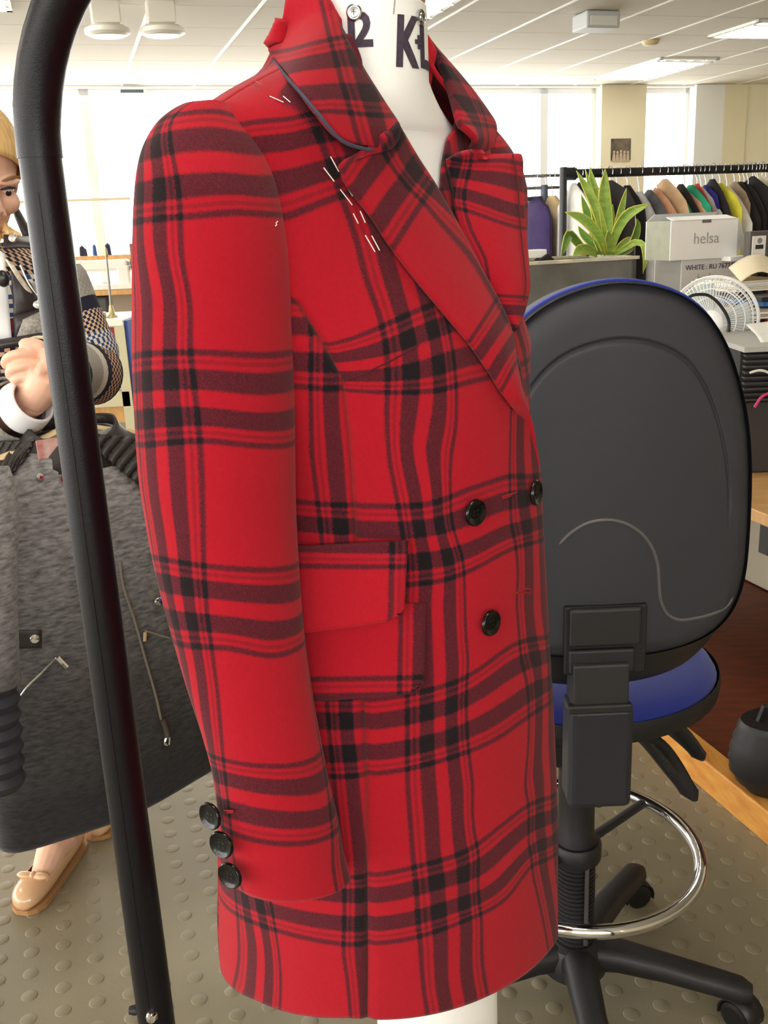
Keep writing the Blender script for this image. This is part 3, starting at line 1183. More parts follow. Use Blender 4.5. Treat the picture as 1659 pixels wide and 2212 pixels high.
for t_, p in rest:
    g.lathe(p, [pr[0], pr[2], pr[3]], 8, cap=False)
obj('studs', g, M_FLOOR, floor, kind='stuff')

ceiling = struct('ceiling', G().box(room(1.0, 3.6, CEIL + .05), (16, 11.8, .04), RAX), M_TILE, smooth=False)
TS = .62
tile_me = G().box((0, 0, 0), (TS - .022, TS - .022, .018), RAX).mesh('ceiling_tile')
tile_me.materials.append(M_TILE)
L0 = 3.10
lights_at = [at_z(1411, 148, CEIL), at_z(1655, 62, CEIL)]
tiles = []
for i in range(-15, 10):
    for j in range(0, 11):
        l, d = L0 + (i + .5) * TS, WD - (j + .5) * TS
        p = room(l, d, CEIL + .012)
        q = proj(p)
        if q[2] > 1 and -700 < q[0] < 2300 and q[1] > -420 and d > 2.2:
            o = bpy.data.objects.new('ceiling_tile', tile_me)
            o.location = tuple(p)
            COL.objects.link(o)
            o.parent = ceiling
            tiles.append((l, d))
g = G()
for i in range(-15, 11):
    g.box(room(L0 + i * TS, WD - 3.5, CEIL + .004), (.024, 7.0, .008), RAX)
gb = obj('grid_bar', g, M_GRID, ceiling, smooth=False)
g = G()
for j in range(0, 12):
    g.box(room(1.0, WD - j * TS, CEIL + .0065), (15.8, .014, .008), RAX)
obj('cross_bar', g, mat('ceiling_cross_bar', (200, 194, 180), .7), ceiling, smooth=False)


def wall_l(x, y=300):
    """lateral position on the window wall seen at picture column x"""
    d = ray(x, y)
    return float(np.dot(d, EL) / np.dot(d, ED) * WD)


SILL, HEAD = .92, 2.585
lA, lB, lC, lD, lE = wall_l(1294), wall_l(1389), wall_l(1495), wall_l(1556), wall_l(1604)
g = G()
g.box(room((-7 + lE) / 2, WD + .12, SILL / 2), (lE + 7, .24, SILL), RAX)
g.box(room((-7 + lE) / 2, WD + .12, (HEAD + CEIL + .06) / 2), (lE + 7, .24, CEIL + .06 - HEAD), RAX)
struct('wall_back', g, M_WHITE, smooth=False)
for k, (a, b, m_) in enumerate(((lA, lB, M_CREAM), (lC, lD, M_WHITE), (lD, lE, M_CREAM))):
    struct('trim_%d' % (k + 1), G().box(room((a + b) / 2, WD + .10, 1.3), (b - a, .28, 2.6), RAX), m_, smooth=False)
M_FRAME = mat('white_window_frame', (246, 246, 246), .4)
M_GLASS = mat('window_glass', (250, 252, 252), .02, trans=1.0)
spans = [(-7.0 + k * 1.46, -7.0 + (k + 1) * 1.46) for k in range(int((lA + 7) / 1.46))]
spans.append((spans[-1][1], lA))
spans = [s_ for s_ in spans if s_[1] - s_[0] > .3] + [(lB, lC)]
for k, (a, b) in enumerate(spans):
    g = G()
    for q in (a + .02, b - .02):
        g.box(room(q, WD + .12, (SILL + HEAD) / 2), (.04, .06, HEAD - SILL), RAX)
    for z in (SILL + .025, HEAD - .025):
        g.box(room((a + b) / 2, WD + .12, z), (b - a, .06, .05), RAX)
    w_ = struct('window_%d' % (k + 1), g, M_FRAME, smooth=False)
    gm = bpy.data.materials.get('clear_pane')
    if gm is None:
        gm = bpy.data.materials.new('clear_pane')
        gm.use_nodes = True
        nt = gm.node_tree
        nt.nodes.clear()
        out = nt.nodes.new('ShaderNodeOutputMaterial')
        tr = nt.nodes.new('ShaderNodeBsdfTransparent')
        gl = nt.nodes.new('ShaderNodeBsdfGlossy')
        gl.inputs['Roughness'].default_value = .02
        mxs = nt.nodes.new('ShaderNodeMixShader')
        mxs.inputs[0].default_value = .05
        nt.links.new(tr.outputs[0], mxs.inputs[1])
        nt.links.new(gl.outputs[0], mxs.inputs[2])
        nt.links.new(mxs.outputs[0], out.inputs['Surface'])
    obj('pane', G().box(room((a + b) / 2, WD + .12, (SILL + HEAD) / 2), (b - a - .06, .008, HEAD - SILL - .08), RAX), gm, w_, smooth=False)
# right wall runs from the corner towards the viewer
struct('wall_right', G().box(room(lE + .12 + .9, (WD + WF) / 2, 1.3), (.2, WD - WF + .3, 2.64), RAX), M_CREAM, smooth=False)
struct('wall_corner', G().box(room(lE + .5, WD + .10, 1.3), (1.0, .24, 2.64), RAX), mat('pale_cream_paint', (240, 232, 208), .8), smooth=False)

# unseen wall added behind the viewer, its openings placed to shape front light
g = G()
g.box(room(-2.9, WF, .55), (8.2, .2, 1.10), RAX)
g.box(room(-2.9, WF, 2.53), (8.2, .2, .22), RAX)
for k in range(4):
    g.box(room(-6.6 + k * 2.5, WF, 1.3), (.5, .2, 2.6), RAX)
g.box(room(5.05, WF, 1.3), (7.7, .2, 2.64), RAX)
struct('wall_added', g, M_CREAM, smooth=False)

# ------------------------------------------------------------------ things on the ceiling and far wall
M_LAMP = mat('lamp_tube_glow', (255, 252, 244), .4, emit=16.0)
M_LOUV = mat('bright_louvre', (225, 225, 222), .25, .6)


def louvre_light(p, wl, wd, label, nx, ny):
    t = thing('ceiling_light', label, 'light', p, 'recessed louvre lights')
    c = np.array([p[0], p[1], CEIL])
    g = G()
    for s_ in (-1, 1):
        g.box(c + EL * s_ * wl / 2, (.03, wd + .03, .03), RAX)
        g.box(c + ED * s_ * wd / 2, (wl + .03, .03, .03), RAX)
    obj('frame', g, M_GRID, t, smooth=False)
    for k in range(nx):
        obj('tube_lamp', G().tube([c + EL * ((k + .5) / nx - .5) * wl - ED * wd * .45 + [0, 0, .0], c + EL * ((k + .5) / nx - .5) * wl + ED * wd * .45 + [0, 0, .0]], .013, 8), M_LAMP, t)
    for k in range(ny):
        obj('louvre', G().box(c + ED * ((k + .5) / ny - .5) * wd + [0, 0, -.012], (wl, .012, .03), RAX), M_LOUV, t, smooth=False)
    return t


louvre_light(lights_at[0], .55, .55 * 2.0, 'recessed louvre ceiling light with lit tubes above the far clothes rail', 4, 9)
louvre_light(lights_at[1], .55, .55, 'recessed louvre ceiling light at the right edge of the picture', 3, 5)
ll, ld, _ = to_room(lights_at[0])  # after the first, unseen lamps added to brighten the upper coat
for i, j, lab in ((1, 1, 'ceiling light overhead beyond the plaid coat, above the picture'), (2, 1, 'ceiling light above the sewing corner, above the picture'), (1, 2, 'ceiling light above the office chair, out of the picture'),
                  (2, 2, 'ceiling light right above the plaid coat, out of the picture'), (2, 3, 'ceiling light above the viewer, out of the picture'), (3, 2, 'ceiling light above the blonde person, out of the picture')):
    louvre_light(room(ll - 2.48 * i - (.66 if j == 1 else 0), ld - 2.48 * j, CEIL), .55, 1.1, lab, 4, 6)
p = at_z(1287, 66, CEIL - .10)
t = thing('ceiling_sensor', 'grey box fixed under the ceiling tiles left of the lit panel', 'sensor', (p[0], p[1], CEIL))
obj('body', G().box(np.array([p[0], p[1], CEIL - .05]), (.24, .20, .10), RAX), mat('sensor_grey', (196, 200, 200), .5), t, bevel=.012, smooth=False)
obj('face_plate', G().box(np.array([p[0], p[1], CEIL - .06]) - ED * .102, (.19, .006, .055), RAX), mat('sensor_face', (228, 228, 222), .4), t, bevel=.002, smooth=False)
p = at_z(1405, 88, CEIL)
t = tag(obj('smoke_detector', G().lathe((p[0], p[1], CEIL + .002), [(.0001, -.035), (.045, -.033), (.06, -.02), (.065, 0)], 20, cap=False), mat('detector_ivory', (216, 196, 152), .6)),
        'small ivory smoke detector on the ceiling between the lit panel and the grey box', 'smoke detector')
for (x, y, w), lab in (((346, 14, .26), 'white ceiling spotlight with a disc-shaped head near the black pole'),
                       ((226, 14, .26), 'white ceiling spotlight half hidden behind the black pole')):
    p = at_z(x, y, CEIL - .02)
    t = thing('ceiling_spotlight', lab, 'light', (p[0], p[1], CEIL), 'ceiling spotlights')
    c = np.array([p[0], p[1], CEIL])
    obj('stem', G().box(c + [0, 0, -.05], (.16, .10, .12), RAX), mat('spot_white', (236, 232, 220), .4), t, bevel=.01, smooth=False)
    obj('head', G().lathe(c + [0, 0, -.17], [(.10, 0), (.125, .012), (.125, .035), (.10, .05), (.03, .06)], 24), mat('spot_white', (236, 232, 220), .4), t)
    obj('lens', G().lathe(c + [0, 0, -.172], [(.0001, 0), (.08, -.002), (.095, .001)], 20, cap=False), mat('spot_lens', (214, 206, 180), .15), t)
lq = wall_l(283, 182)
g = G().box(room(lq, WD - .02, 2.55), (.19, .05, .025), RAX)
tag(obj('window_vent', g, mat('vent_dark', (92, 104, 108), .6), smooth=False), 'short dark trickle vent at the head of the left window', 'vent')
lq = wall_l(185, 425)
t = thing('window_handle_rail', 'pale thin rail fixed across the bright left window', 'rail', room(lq, WD - .03, 1.5))
obj('bar', G().box(room(lq - .1, WD - .02, at_y(185, 427, 8.4)[2] + 0), (.95, .03, .022), RAX), mat('rail_beige', (222, 212, 186), .5), t, smooth=False)
lq = (lA + lB) / 2
cz = CAMH + (ray(1336, 324)[2] / np.dot(ray(1336, 324), ED)) * WD
lq = wall_l(1336, 324)
t = thing('wall_poster', 'small dark group photograph pinned on the cream pier between the windows', 'poster', room(lq, WD - .06, cz - .1))
obj('sheet', G().box(room(lq, WD - .045, cz), (.225, .006, .21), RAX), mat('poster_print', (52, 46, 44), .5, var=.9, vscale=9, col2=(128, 112, 96)), t, smooth=False)
rnd = random.Random(4)
for k in range(5):
    l_ = lq - .08 + k * .04
    zz = cz - .015 + rnd.uniform(-.015, .02)
    obj('printed_figure', G().lathe(room(l_, WD - .050, zz), [(.0001, 0), (.014, .0)], 10, -ED, cap=False).prism([room(l_ - .02, WD - .0495, zz - .09), room(l_ + .02, WD - .0495, zz - .09), room(l_ + .013, WD - .0495, zz - .015), room(l_ - .013, WD - .0495, zz - .015)], -ED * .001),
        mat('poster_pale', (196, 176, 150), .5), t, smooth=False)

# ------------------------------------------------------------------ far clothes rail
M_RAIL = mat('black_rail_metal', (34, 33, 36), .35)
RA0 = at_y(1217, 376, 5.45)
ZR = RA0[2]
la, da, _ = to_room(RA0)


def rail_pt(x, off=0.0, z=None):
    d = ray(x, 370)
    k = da + off
    tt = k / np.dot(d, ED)
    p = CC_ + d * tt
    p[2] = ZR if z is None else z
    return p


pA, pB = rail_pt(1217), rail_pt(1800)
t = thing('clothes_rail', 'long black clothes rail packed with garments in front of the windows', 'clothes rail', (pA[0], pA[1], 0))
obj('rail', G().tube([pA, pB], .024, 12), M_RAIL, t)
for pp in (pA, pB):
    obj('upright', G().tube([[pp[0], pp[1], .06], [pp[0], pp[1], ZR + .035]], .021, 12), M_RAIL, t)
    obj('foot', G().box([pp[0], pp[1], .045], (.05, .5, .04), RAX), M_RAIL, t, smooth=False, bevel=.006)
obj('socket', G().tube([pA, pA + EL * .07], .034, 12), M_RAIL, t)
pC = rail_pt(1060, .35, ZR - .0)
pD = rail_pt(1208, .35, ZR - .0)
t = thing('clothes_rail', 'thin chrome double rail behind the red coat, left of the black rail', 'clothes rail', (pD[0], pD[1], 0))
for dz in (.01, -.055):
    obj('rail', G().tube([pC + [0, 0, dz], pD + [0, 0, dz]], .009, 8), M_STL2, t)
pE = rail_pt(1176, .35)
obj('upright', G().tube([[pE[0], pE[1], .02], [pE[0], pE[1], ZR - .04]], .022, 10), mat('blue_grey_tube', (84, 92, 112), .4), t)
obj('upright', G().tube([[pC[0], pC[1], .02], [pC[0], pC[1], ZR]], .012, 8), M_STL2, t)
obj('rail', G().tube([pC + [0, 0, -.12], pE + [0, 0, -.11]], .012, 8), mat('dark_bar', (70, 70, 74), .4), t)


def garment(x, w, col, label, drop=.95, kind='coat', off=0.0, sheer=False, seed=0, z0=.055):
    """a garment seen edge-on on the rail: narrow along the rail, deep across it"""
    rg = random.Random(seed)
    p = rail_pt(x, off)
    half = w * proj(p)[2] / FPX / 2
    top = ZR - z0
    t = thing('hanging_garment', label, 'garment', (p[0], p[1], top - drop), 'garments on the far clothes rail')
    rows = []
    tilt = rg.uniform(-.5, .5)
    dw0 = rg.uniform(.13, .21)
    sh0 = rg.uniform(.08, .2)
    for k in range(16):
        s_ = k / 15
        z = top - s_ * drop
        dw = dw0 * (min(1.12, .10 + (s_ / sh0) ** .8)) * (1 + .12 * s_)
        tw = half * min(1.0, .35 + (s_ / .16)) * (1 + .18 * math.sin(s_ * 9 + seed) * s_ + .15 * s_)
        ring = []
        for a in np.arange(16) * 2 * math.pi / 16:
            c_, sn = math.cos(a), math.sin(a)
            rip = 1 + .16 * math.sin(a * 3 + seed * 1.7 + s_ * 2.5) * min(1, s_ * 4)
            ring.append(np.array([p[0], p[1], z]) + EL * (c_ * tw * rip + tilt * sn * dw * .25) + ED * sn * dw)
        rows.append(ring)
    m_ = mat('garment_%d_%d_%d%s' % (*col, 's' if sheer else ''), col, .9 if not sheer else .25, var=.18, vscale=14, bump=.3, bscale=60, alpha=.55 if sheer else 1.0)
    o_ = len(rows)
    g = G().grid(rows, closed_v=True)
    g.f.append(tuple(range(16)))
    obj('cloth', g, m_, t)
    hk = [np.array([p[0], p[1], top - .02]), np.array([p[0], p[1], top + .02])]
    for a in np.linspace(0, math.pi * 1.15, 7):
        hk.append(np.array([p[0], p[1], ZR + .004]) + ED * (.03 * math.cos(a) - .0) + np.array([0, 0, .03 * math.sin(a)]))
    obj('hanger_hook', G().tube(hk, .0022, 5), M_STL2, t)
    return t


K_, W_, TAN, NUDE, GRN = (26, 23, 24), (236, 234, 228), (206, 172, 132), (214, 160, 122), (30, 150, 106)
gar = [(1194, 40, (214, 188, 146), 'cream coat hanging left of the black rail upright', .30), (1156, 36, (60, 44, 92), 'purple patterned dress hanging beside the red coat', .35), (1183, 16, (168, 40, 34), 'dark red blouse between the cream coat and grey upright', .35),
       (1240, 22, W_, 'white garment next to the black upright', 0), (1254, 20, (40, 38, 40), 'black hanging top behind the plant\'s left leaves', 0), (1272, 34, (196, 194, 186), 'grey plastic-covered garment behind the plant', 0),
       (1296, 22, (188, 180, 168), 'beige garment behind the tallest plant leaf', 0), (1318, 24, (38, 34, 34), 'black garment just right of the tallest plant leaf', 0), (1336, 22, (232, 224, 210), 'off-white garment behind the plant\'s right leaves', 0),
       (1356, 34, (30, 28, 30), 'wide black garment above the bending right leaf', 0), (1382, 40, (214, 214, 214), 'white plastic garment bag left of the tan garments', 0), (1404, 18, (92, 92, 98), 'slate grey garment between white bag and tan garment', 0),
       (1420, 18, NUDE, 'tan garment hanging left of the white box', 0), (1437, 16, TAN, 'tan and black garment behind the open box', 0), (1449, 12, (232, 214, 196), 'pale nude garment left of the first green one', 0), (1459, 18, GRN, 'emerald green garment, the left one of two', 0),
       (1472, 14, (46, 38, 38), 'black garment between the two green garments', 0), (1481, 14, NUDE, 'nude pink garment between the two green garments', 0), (1494, 24, (44, 160, 118), 'emerald green garment, the right one of two', 0), (1507, 10, (206, 62, 48), 'orange red garment right of the green ones', 0),
       (1516, 14, (206, 204, 200), 'clear plastic cover beside the blue garment', 0), (1526, 13, (44, 44, 138), 'royal blue garment above the white box', 0), (1540, 22, (38, 34, 38), 'black garment between blue and yellow ones', 0), (1557, 18, (224, 214, 62), 'bright yellow garment on the far rail', 0),
       (1572, 22, (218, 214, 206), 'pale plastic-covered garment right of the yellow one', 0), (1588, 15, (158, 136, 116), 'taupe garment left of the dark row', 0)]
for k, x in enumerate(range(1600, 1634, 9)):
    gar.append((x, 13, ((44, 36, 34), (34, 30, 30), (52, 44, 40), (30, 27, 28))[k], ('dark brown garment opening the dark row above the file boxes', 'near-black garment, second in the dark row above the file boxes', 'brown-black garment, third in the dark row above the file boxes', 'black garment ending the dark row, left of the red one')[k], 0))
gar += [(1634, 10, (176, 30, 36), 'red garment near the right end of the rail', 0), (1641, 9, (38, 33, 34), 'black garment between red and cream ones at the right', 0), (1647, 17, (226, 216, 190), 'cream sheer dress at the right end of the rail', 0),
        (1659, 12, (186, 40, 42), 'scarlet garment cut off by the right picture edge', 0), (1669, 13, (60, 50, 46), 'brown garment at the right picture edge', 0)]
for k, (x, w, c, lab, off) in enumerate(gar):
    garment(x, w * 1.15, c, lab, off=off, seed=k + 1, drop=random.Random(k).uniform(.85, 1.1), z0=.10 if off else random.Random(k * 7).uniform(.035, .11))

# ------------------------------------------------------------------ planter with snake plant
M_TROUGH = mat('weathered_zinc', (112, 110, 104), .7, var=.22, vscale=9, bump=.3, bscale=60)
YT = 3.7
r0, r1 = at_y(1376, 556, YT), at_y(1376, 640, YT)
Lq, Dq, Zt = to_room(r0)
TL, TW, TH = .95, .34, .42
c0 = room(Lq - TL / 2, Dq + TW / 2, Zt - TH / 2)
t = thing('planter', 'weathered grey trough planter holding the green plant', 'planter', c0 - [0, 0, TH / 2])
g = G()
for s_ in (-1, 1):
    g.box(c0 + ED * s_ * (TW / 2 - .012), (TL, .024, TH), RAX)
    g.box(c0 + EL * s_ * (TL / 2 - .012), (.024, TW, TH), RAX)
g.box(c0 - [0, 0, TH / 2 - .01], (TL, TW, .02), RAX)
obj('trough', g, M_TROUGH, t, smooth=False, bevel=.003)
g = G()
for s_ in (-1, 1):
    g.box(c0 + ED * s_ * (TW / 2 - .008) + [0, 0, TH / 2], (TL + .012, .034, .012), RAX)
    g.box(c0 + EL * s_ * (TL / 2 - .008) + [0, 0, TH / 2], (.034, TW + .012, .012), RAX)
obj('rim', g, mat('worn_pale_rim', (206, 198, 178), .7, var=.3, vscale=14), t, smooth=False, bevel=.002)
obj('soil', G().box(c0 + [0, 0, TH / 2 - .05], (TL - .06, TW - .06, .04), RAX), mat('dark_soil', (52, 44, 36), .95, var=.4, vscale=60, bump=.8, bscale=90), t, smooth=False)
g = G().box(room(Lq - TL / 2, Dq + TW / 2, (Zt - TH) / 2), (TL - .02, TW - .02, Zt - TH), RAX)
cab = thing('filing_cabinet', 'low grey cabinet carrying the planter behind the office chair', 'cabinet', room(Lq - TL / 2, Dq + TW / 2, 0))
obj('body', g, mat('cabinet_grey', (128, 128, 126), .5), cab, smooth=False, bevel=.004)
for k in range(2):
    dr = obj('drawer', G().box(room(Lq - TL / 2, Dq - .001, (Zt - TH) * (.27 + .46 * k)), (TL - .08, .016, (Zt - TH) * .42), RAX), mat('drawer_grey', (140, 140, 138), .5), cab, smooth=False, bevel=.003)
    obj('handle', G().box(room(Lq - TL / 2, Dq - .02, (Zt - TH) * (.36 + .46 * k)), (.14, .02, .015), RAX), M_STL2, dr, smooth=False)

M_LEAF = mat('snake_leaf_green', (122, 164, 62), .45, var=.35, vscale=26, stretch=(1, 1, 2.5), col2=(176, 202, 98))
M_LEAFE = mat('leaf_yellow_edge', (214, 206, 92), .45)
M_LEAFD = mat('snake_leaf_dark', (84, 124, 50), .45, var=.3, vscale=26, col2=(112, 150, 62))
plant = thing('snake_plant', 'green variegated snake plant with upright sword leaves in the grey trough', 'plant', room(Lq - .27, Dq + TW / 2, Zt - .03))


def z6(x, y):
    return 1120 + x / 5.925, 340 + y / 5.925


def leaf(pts, w, dy=0.0, m_=None, edge=True):
    w = w * 1.3
    """sword leaf through picture points at the planter's distance; dy leans it nearer or farther towards the tip"""
    P = np.array([at_y(*z6(*q), YT + .17 + dy * k / (len(pts) - 1)) for k, q in enumerate(pts)])
    P = polyline(P, 14)
    n = len(P)
    rows = []
    for i in range(n):
        s_ = i / (n - 1)
        tdir = P[min(i + 1, n - 1)] - P[max(i - 1, 0)]
        tdir /= np.linalg.norm(tdir)
        view = P[i] - CC_
        view /= np.linalg.norm(view)
        side = np.cross(tdir, np.array([.25, -1, .1]))
        side /= np.linalg.norm(side) + 1e-9
        fw = np.cross(side, tdir)
        wd = w * (.55 + .45 * math.sin(min(1, s_ / .5) * math.pi / 2)) * (1 if s_ < .55 else max(.02, 1 - ((s_ - .55) / .45) ** 2.2))
        rows.append([P[i] + side * wd * a + fw * (abs(a) * .35 * wd) for a in (-1, -.86, -.4, 0, .4, .86, 1)])
    g = G().grid(rows)
    o = obj('leaf', g, m_ or M_LEAF, plant, solid=.003)
    o.data.materials.append(M_LEAFE)
    if edge:
        me = o.data
        for f in me.polygons:
            if f.index % 6 in (0, 5):
                f.material_index = 1
    return o


for pts, w, dy, m_ in (
        ([(1130, 1240), (1060, 900), (960, 600), (740, 170)], .016, -.05, M_LEAF), ([(1140, 1240), (1090, 950), (980, 640), (850, 140)], .010, .03, M_LEAF),
        ([(1100, 1240), (1020, 900), (960, 500), (912, 130)], .020, .05, M_LEAF), ([(1150, 1240), (1110, 800), (1085, 450), (1108, 140)], .022, -.03, M_LEAF),
        ([(1120, 1240), (1000, 980), (800, 780), (590, 700)], .016, -.08, M_LEAF), ([(1180, 1240), (1240, 950), (1300, 700), (1382, 390)], .012, .04, M_LEAF),
        ([(1170, 1240), (1240, 960), (1380, 740), (1690, 590)], .016, -.06, M_LEAF), ([(900, 1240), (800, 1150), (690, 1030), (640, 990), (590, 1120), (540, 1280)], .014, -.12, M_LEAFD),
        ([(1000, 1240), (860, 1180), (760, 1190), (690, 1270)], .016, -.15, M_LEAF), ([(1210, 1240), (1330, 1180), (1500, 1090), (1600, 1150), (1615, 1300), (1590, 1490)], .011, -.14, M_LEAF),
        ([(1250, 1240), (1400, 1180), (1490, 1000), (1520, 850), (1490, 770)], .013, -.05, M_LEAFD), ([(1150, 1240), (1200, 1000), (1190, 800), (1205, 600)], .010, .08, M_LEAFD),
        ([(1080, 1240), (960, 1120), (830, 1000), (760, 880)], .014, .05, M_LEAFD), ([(1160, 1240), (1150, 1100), (1130, 1000), (1140, 930)], .014, -.1, M_LEAF),
        ([(1050, 1240), (980, 1020), (880, 760), (800, 480)], .015, .1, M_LEAFD), ([(1230, 1240), (1290, 1150), (1400, 1060), (1440, 1020)], .012, .05, M_LEAF)):
    leaf(pts, w, dy, m_)
g = G().box(at_y(1158, 548, YT - .02) + EL * -.02, (.10, .06, .03), RAX)
tag(obj('paper_pad', g, mat('white_paper', (246, 245, 240), .7), smooth=False, bevel=.004), 'white paper pad lying on the planter rim by the red coat', 'paper')
p = at_y(1182, 562, YT - .06)
tag(obj('felt_scrap', G().prism([p + EL * -.03, p + EL * .03, p + EL * .005 + [0, 0, .022]], ED * .05), mat('black_felt', (36, 33, 32), .9), smooth=False), 'small black wedge on the planter rim', 'scrap')
# ------------------------------------------------------------------ draughtsman office chair
M_SHELL = mat('charcoal_plastic_shell', (56, 56, 62), .55, bump=.25, bscale=1400, spec=.35)
M_BLK = mat('black_plastic', (30, 29, 32), .5, bump=.15, bscale=900)
M_BLUE = mat('royal_blue_fabric', (24, 42, 138), .85, bump=.4, bscale=900, sheen=.2)
M_CHROME = mat('chrome', (222, 222, 224), .07, 1.0)
CHX, CHY = .307, 1.437
YB = 1.22
chair = thing('office_chair', 'tall office chair seen from behind, charcoal back shell and royal blue seat', 'chair', (CHX, CHY, 0))
OUT = [(1349, 603), (1420, 612), (1480, 632), (1535, 658), (1572, 705), (1605, 762), (1626, 830), (1646, 897), (1657, 998), (1658, 1080), (1653, 1166), (1648, 1240),
       (1640, 1300), (1622, 1345), (1590, 1388), (1540, 1411), (1457, 1429), (1395, 1437), (1312, 1440)]
half = np.array([[at_y(x, y, YB)[0] - CHX, at_y(x, y, YB)[2]] for x, y in OUT])
half[0, 0] = 0
half[-1, 0] = 0
half = polyline(half, 65)
half[0, 0] = half[-1, 0] = 0
outl = np.concatenate([half, (half * [-1, 1])[-2:0:-1]], 0)
for _ in range(14):                                         # even out the moulded outline
    outl = .5 * outl + .25 * (np.roll(outl, 1, 0) + np.roll(outl, -1, 0))
ZC = .985


def shell_grid(scale, ydep, rho, groove=True, front=True):
    rows = []
    for r_ in rho:
        ring = []
        for x, z in outl:
            dx, dz = x * r_ * scale, (z - ZC) * r_ * scale
            th = math.atan2(dz, dx)
            y = YB + ydep(r_)
            y += .10 * (dx ** 2) / .04 * .35                    # hugs the sitter's back
            if groove:
                g0 = .80 - .05 * max(0, math.sin(th))
                fade = min(1, max(0, (math.sin(th) + .28) / .3))
                y += .0045 * fade * math.exp(-((r_ - g0) / .011) ** 2)
                y += .0025 * fade * (1 / (1 + math.exp(-(r_ - g0) / .006)))
            ring.append((CHX + dx, y, ZC + dz))
        rows.append(ring)
    return np.array(rows)


rho = np.r_[.002, np.linspace(.05, .68, 16), np.linspace(.69, .86, 44), np.linspace(.87, .97, 8), .985, .995, 1.0]
SH = shell_grid(1, lambda r_: .006 * r_ ** 2 + .022 * max(0, (r_ - .86) / .14) ** 2.2, rho)
g = G().grid(SH, closed_v=True, flip=True)
g.f.append(tuple(range(outl.shape[0]))[::-1])
SHELL = BVHTree.FromPolygons(g.v, g.f)
obj('back_shell', g, M_SHELL, chair, angle=0)
rho2 = np.r_[1.0, 1.008, 1.012, 1.012, 1.0, .93, .7, .02]
dep = [.030, .030, .034, .046, .058, .072, .078, .08]
rows = []
for r_, d_ in zip(rho2, dep):
    rows.append(shell_grid(1, lambda _r, d_=d_: d_, [r_], groove=False)[0])
g = G().grid(np.array(rows), closed_v=True, flip=True)
obj('back_pad', g, M_BLUE, chair, angle=0)
rows = []
for sc_, d_ in ((.98, .016), (1.0, .026), (1.10, .044), (1.22, .062), (1.29, .078), (1.27, .092), (1.0, .098)):
    ring = []
    for x, z in outl:
        k = 1 + (sc_ - 1) * min(1, max(0, (ZC + .05 - z) / .22))
        dx, dz = x * (1 - (k - 1) * .12) * .995, (z - ZC) * k * .995
        ring.append((CHX + dx, YB + d_ + .035 * dx * dx / .04, ZC + dz))
    rows.append(ring)
obj('pad_housing', G().grid(np.array(rows), closed_v=True, flip=True), M_BLK, chair, angle=0)
rd = []
for q in [(1205, 1180), (1235, 1150), (1270, 1130), (1310, 1123), (1350, 1130), (1385, 1152), (1408, 1182), (1420, 1215), (1424, 1260), (1427, 1295), (1440, 1325), (1465, 1339), (1500, 1336), (1545, 1324), (1572, 1308), (1585, 1285)]:
    p, n = hit(*q, SHELL)
    rd.append(p + np.array([0, .0012, 0]))
rd = polyline(rd, 50)
obj('ridge', G().tube(rd, [.0004] + [.0026] * 48 + [.0004], 8), mat('ridge_plastic', (96, 92, 90), .42), chair)


def pbox(name, x0, y0, x1, y1, Y, depth, m_, bev=.004, parent=None):
    a, b = at_y(x0, y0, Y), at_y(x1, y1, Y)
    c = np.array([(a[0] + b[0]) / 2, Y + depth / 2, (a[2] + b[2]) / 2])
    return obj(name, G().box(c, (abs(b[0] - a[0]), depth, abs(a[2] - b[2]))), m_, parent or chair, bevel=bev, smooth=False, bseg=3)


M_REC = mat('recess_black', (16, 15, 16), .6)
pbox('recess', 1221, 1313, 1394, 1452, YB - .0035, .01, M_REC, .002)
pbox('bracket', 1232, 1319, 1386, 1394, YB - .012, .03, M_BLK, .004)
pbox('bracket', 1230, 1407, 1372, 1453, YB - .010, .03, M_BLK, .004)
pbox('stem', 1240, 1440, 1358, 1540, YB - .020, .05, mat('stem_plastic', (42, 40, 42), .5), .003)
pbox('mechanism_cover', 1231, 1534, 1365, 1746, YB - .023, .06, mat('cover_plastic', (38, 39, 46), .42, bump=.1, bscale=900), .010)
pbox('cover_rim', 1228, 1528, 1367, 1540, YB - .026, .014, M_BLK, .003)
a = at_y(1262, 1700, YB + .04)
obj('seat_arm', G().tube([(CHX - .01, YB + .03, .53), (CHX - .008, YB + .10, .515), (CHX, CHY - .02, .535)], [.022, .022, .03], 10), M_BLK, chair)
# seat
SX, SY, SZT = CHX + .015, 1.55, .618
prof = [(.02, .0), (.16, .004), (.205, .0), (.226, -.008), (.234, -.022)]
rows = [[(SX + r_ * math.cos(a) * 1.03, SY + r_ * math.sin(a) * .95, SZT + z) for a in np.arange(48) * 2 * math.pi / 48] for r_, z in prof]
g = G().grid(rows, closed_v=True, flip=False)
g.f.append(tuple(range(48))[::-1])
obj('seat_pad', g, M_BLUE, chair, angle=0)
prof = [(.238, -.018), (.241, -.03), (.238, -.052), (.21, -.066), (.10, -.078), (.02, -.08)]
rows = [[(SX + r_ * math.cos(a) * 1.03, SY + r_ * math.sin(a) * .95, SZT + z) for a in np.arange(48) * 2 * math.pi / 48] for r_, z in prof]
g = G().grid(rows, closed_v=True, flip=False)
obj('seat_shell', g, M_BLK, chair, angle=0)
obj('tilt_mechanism', G().box((CHX, CHY + .03, .525), (.15, .20, .05)), M_BLK, chair, bevel=.01, smooth=False)


def lever(pts, Y, r_):
    P = polyline([at_y(x, y, Yk) for (x, y), Yk in zip(pts, Y)], 14)
    return obj('lever', G().tube(P, [r_ * (.7 + .5 * math.sin(min(1, k / 11) * math.pi * .85)) if k < 13 else r_ * .35 for k in range(14)], 10, flat=.55), M_BLK, chair)


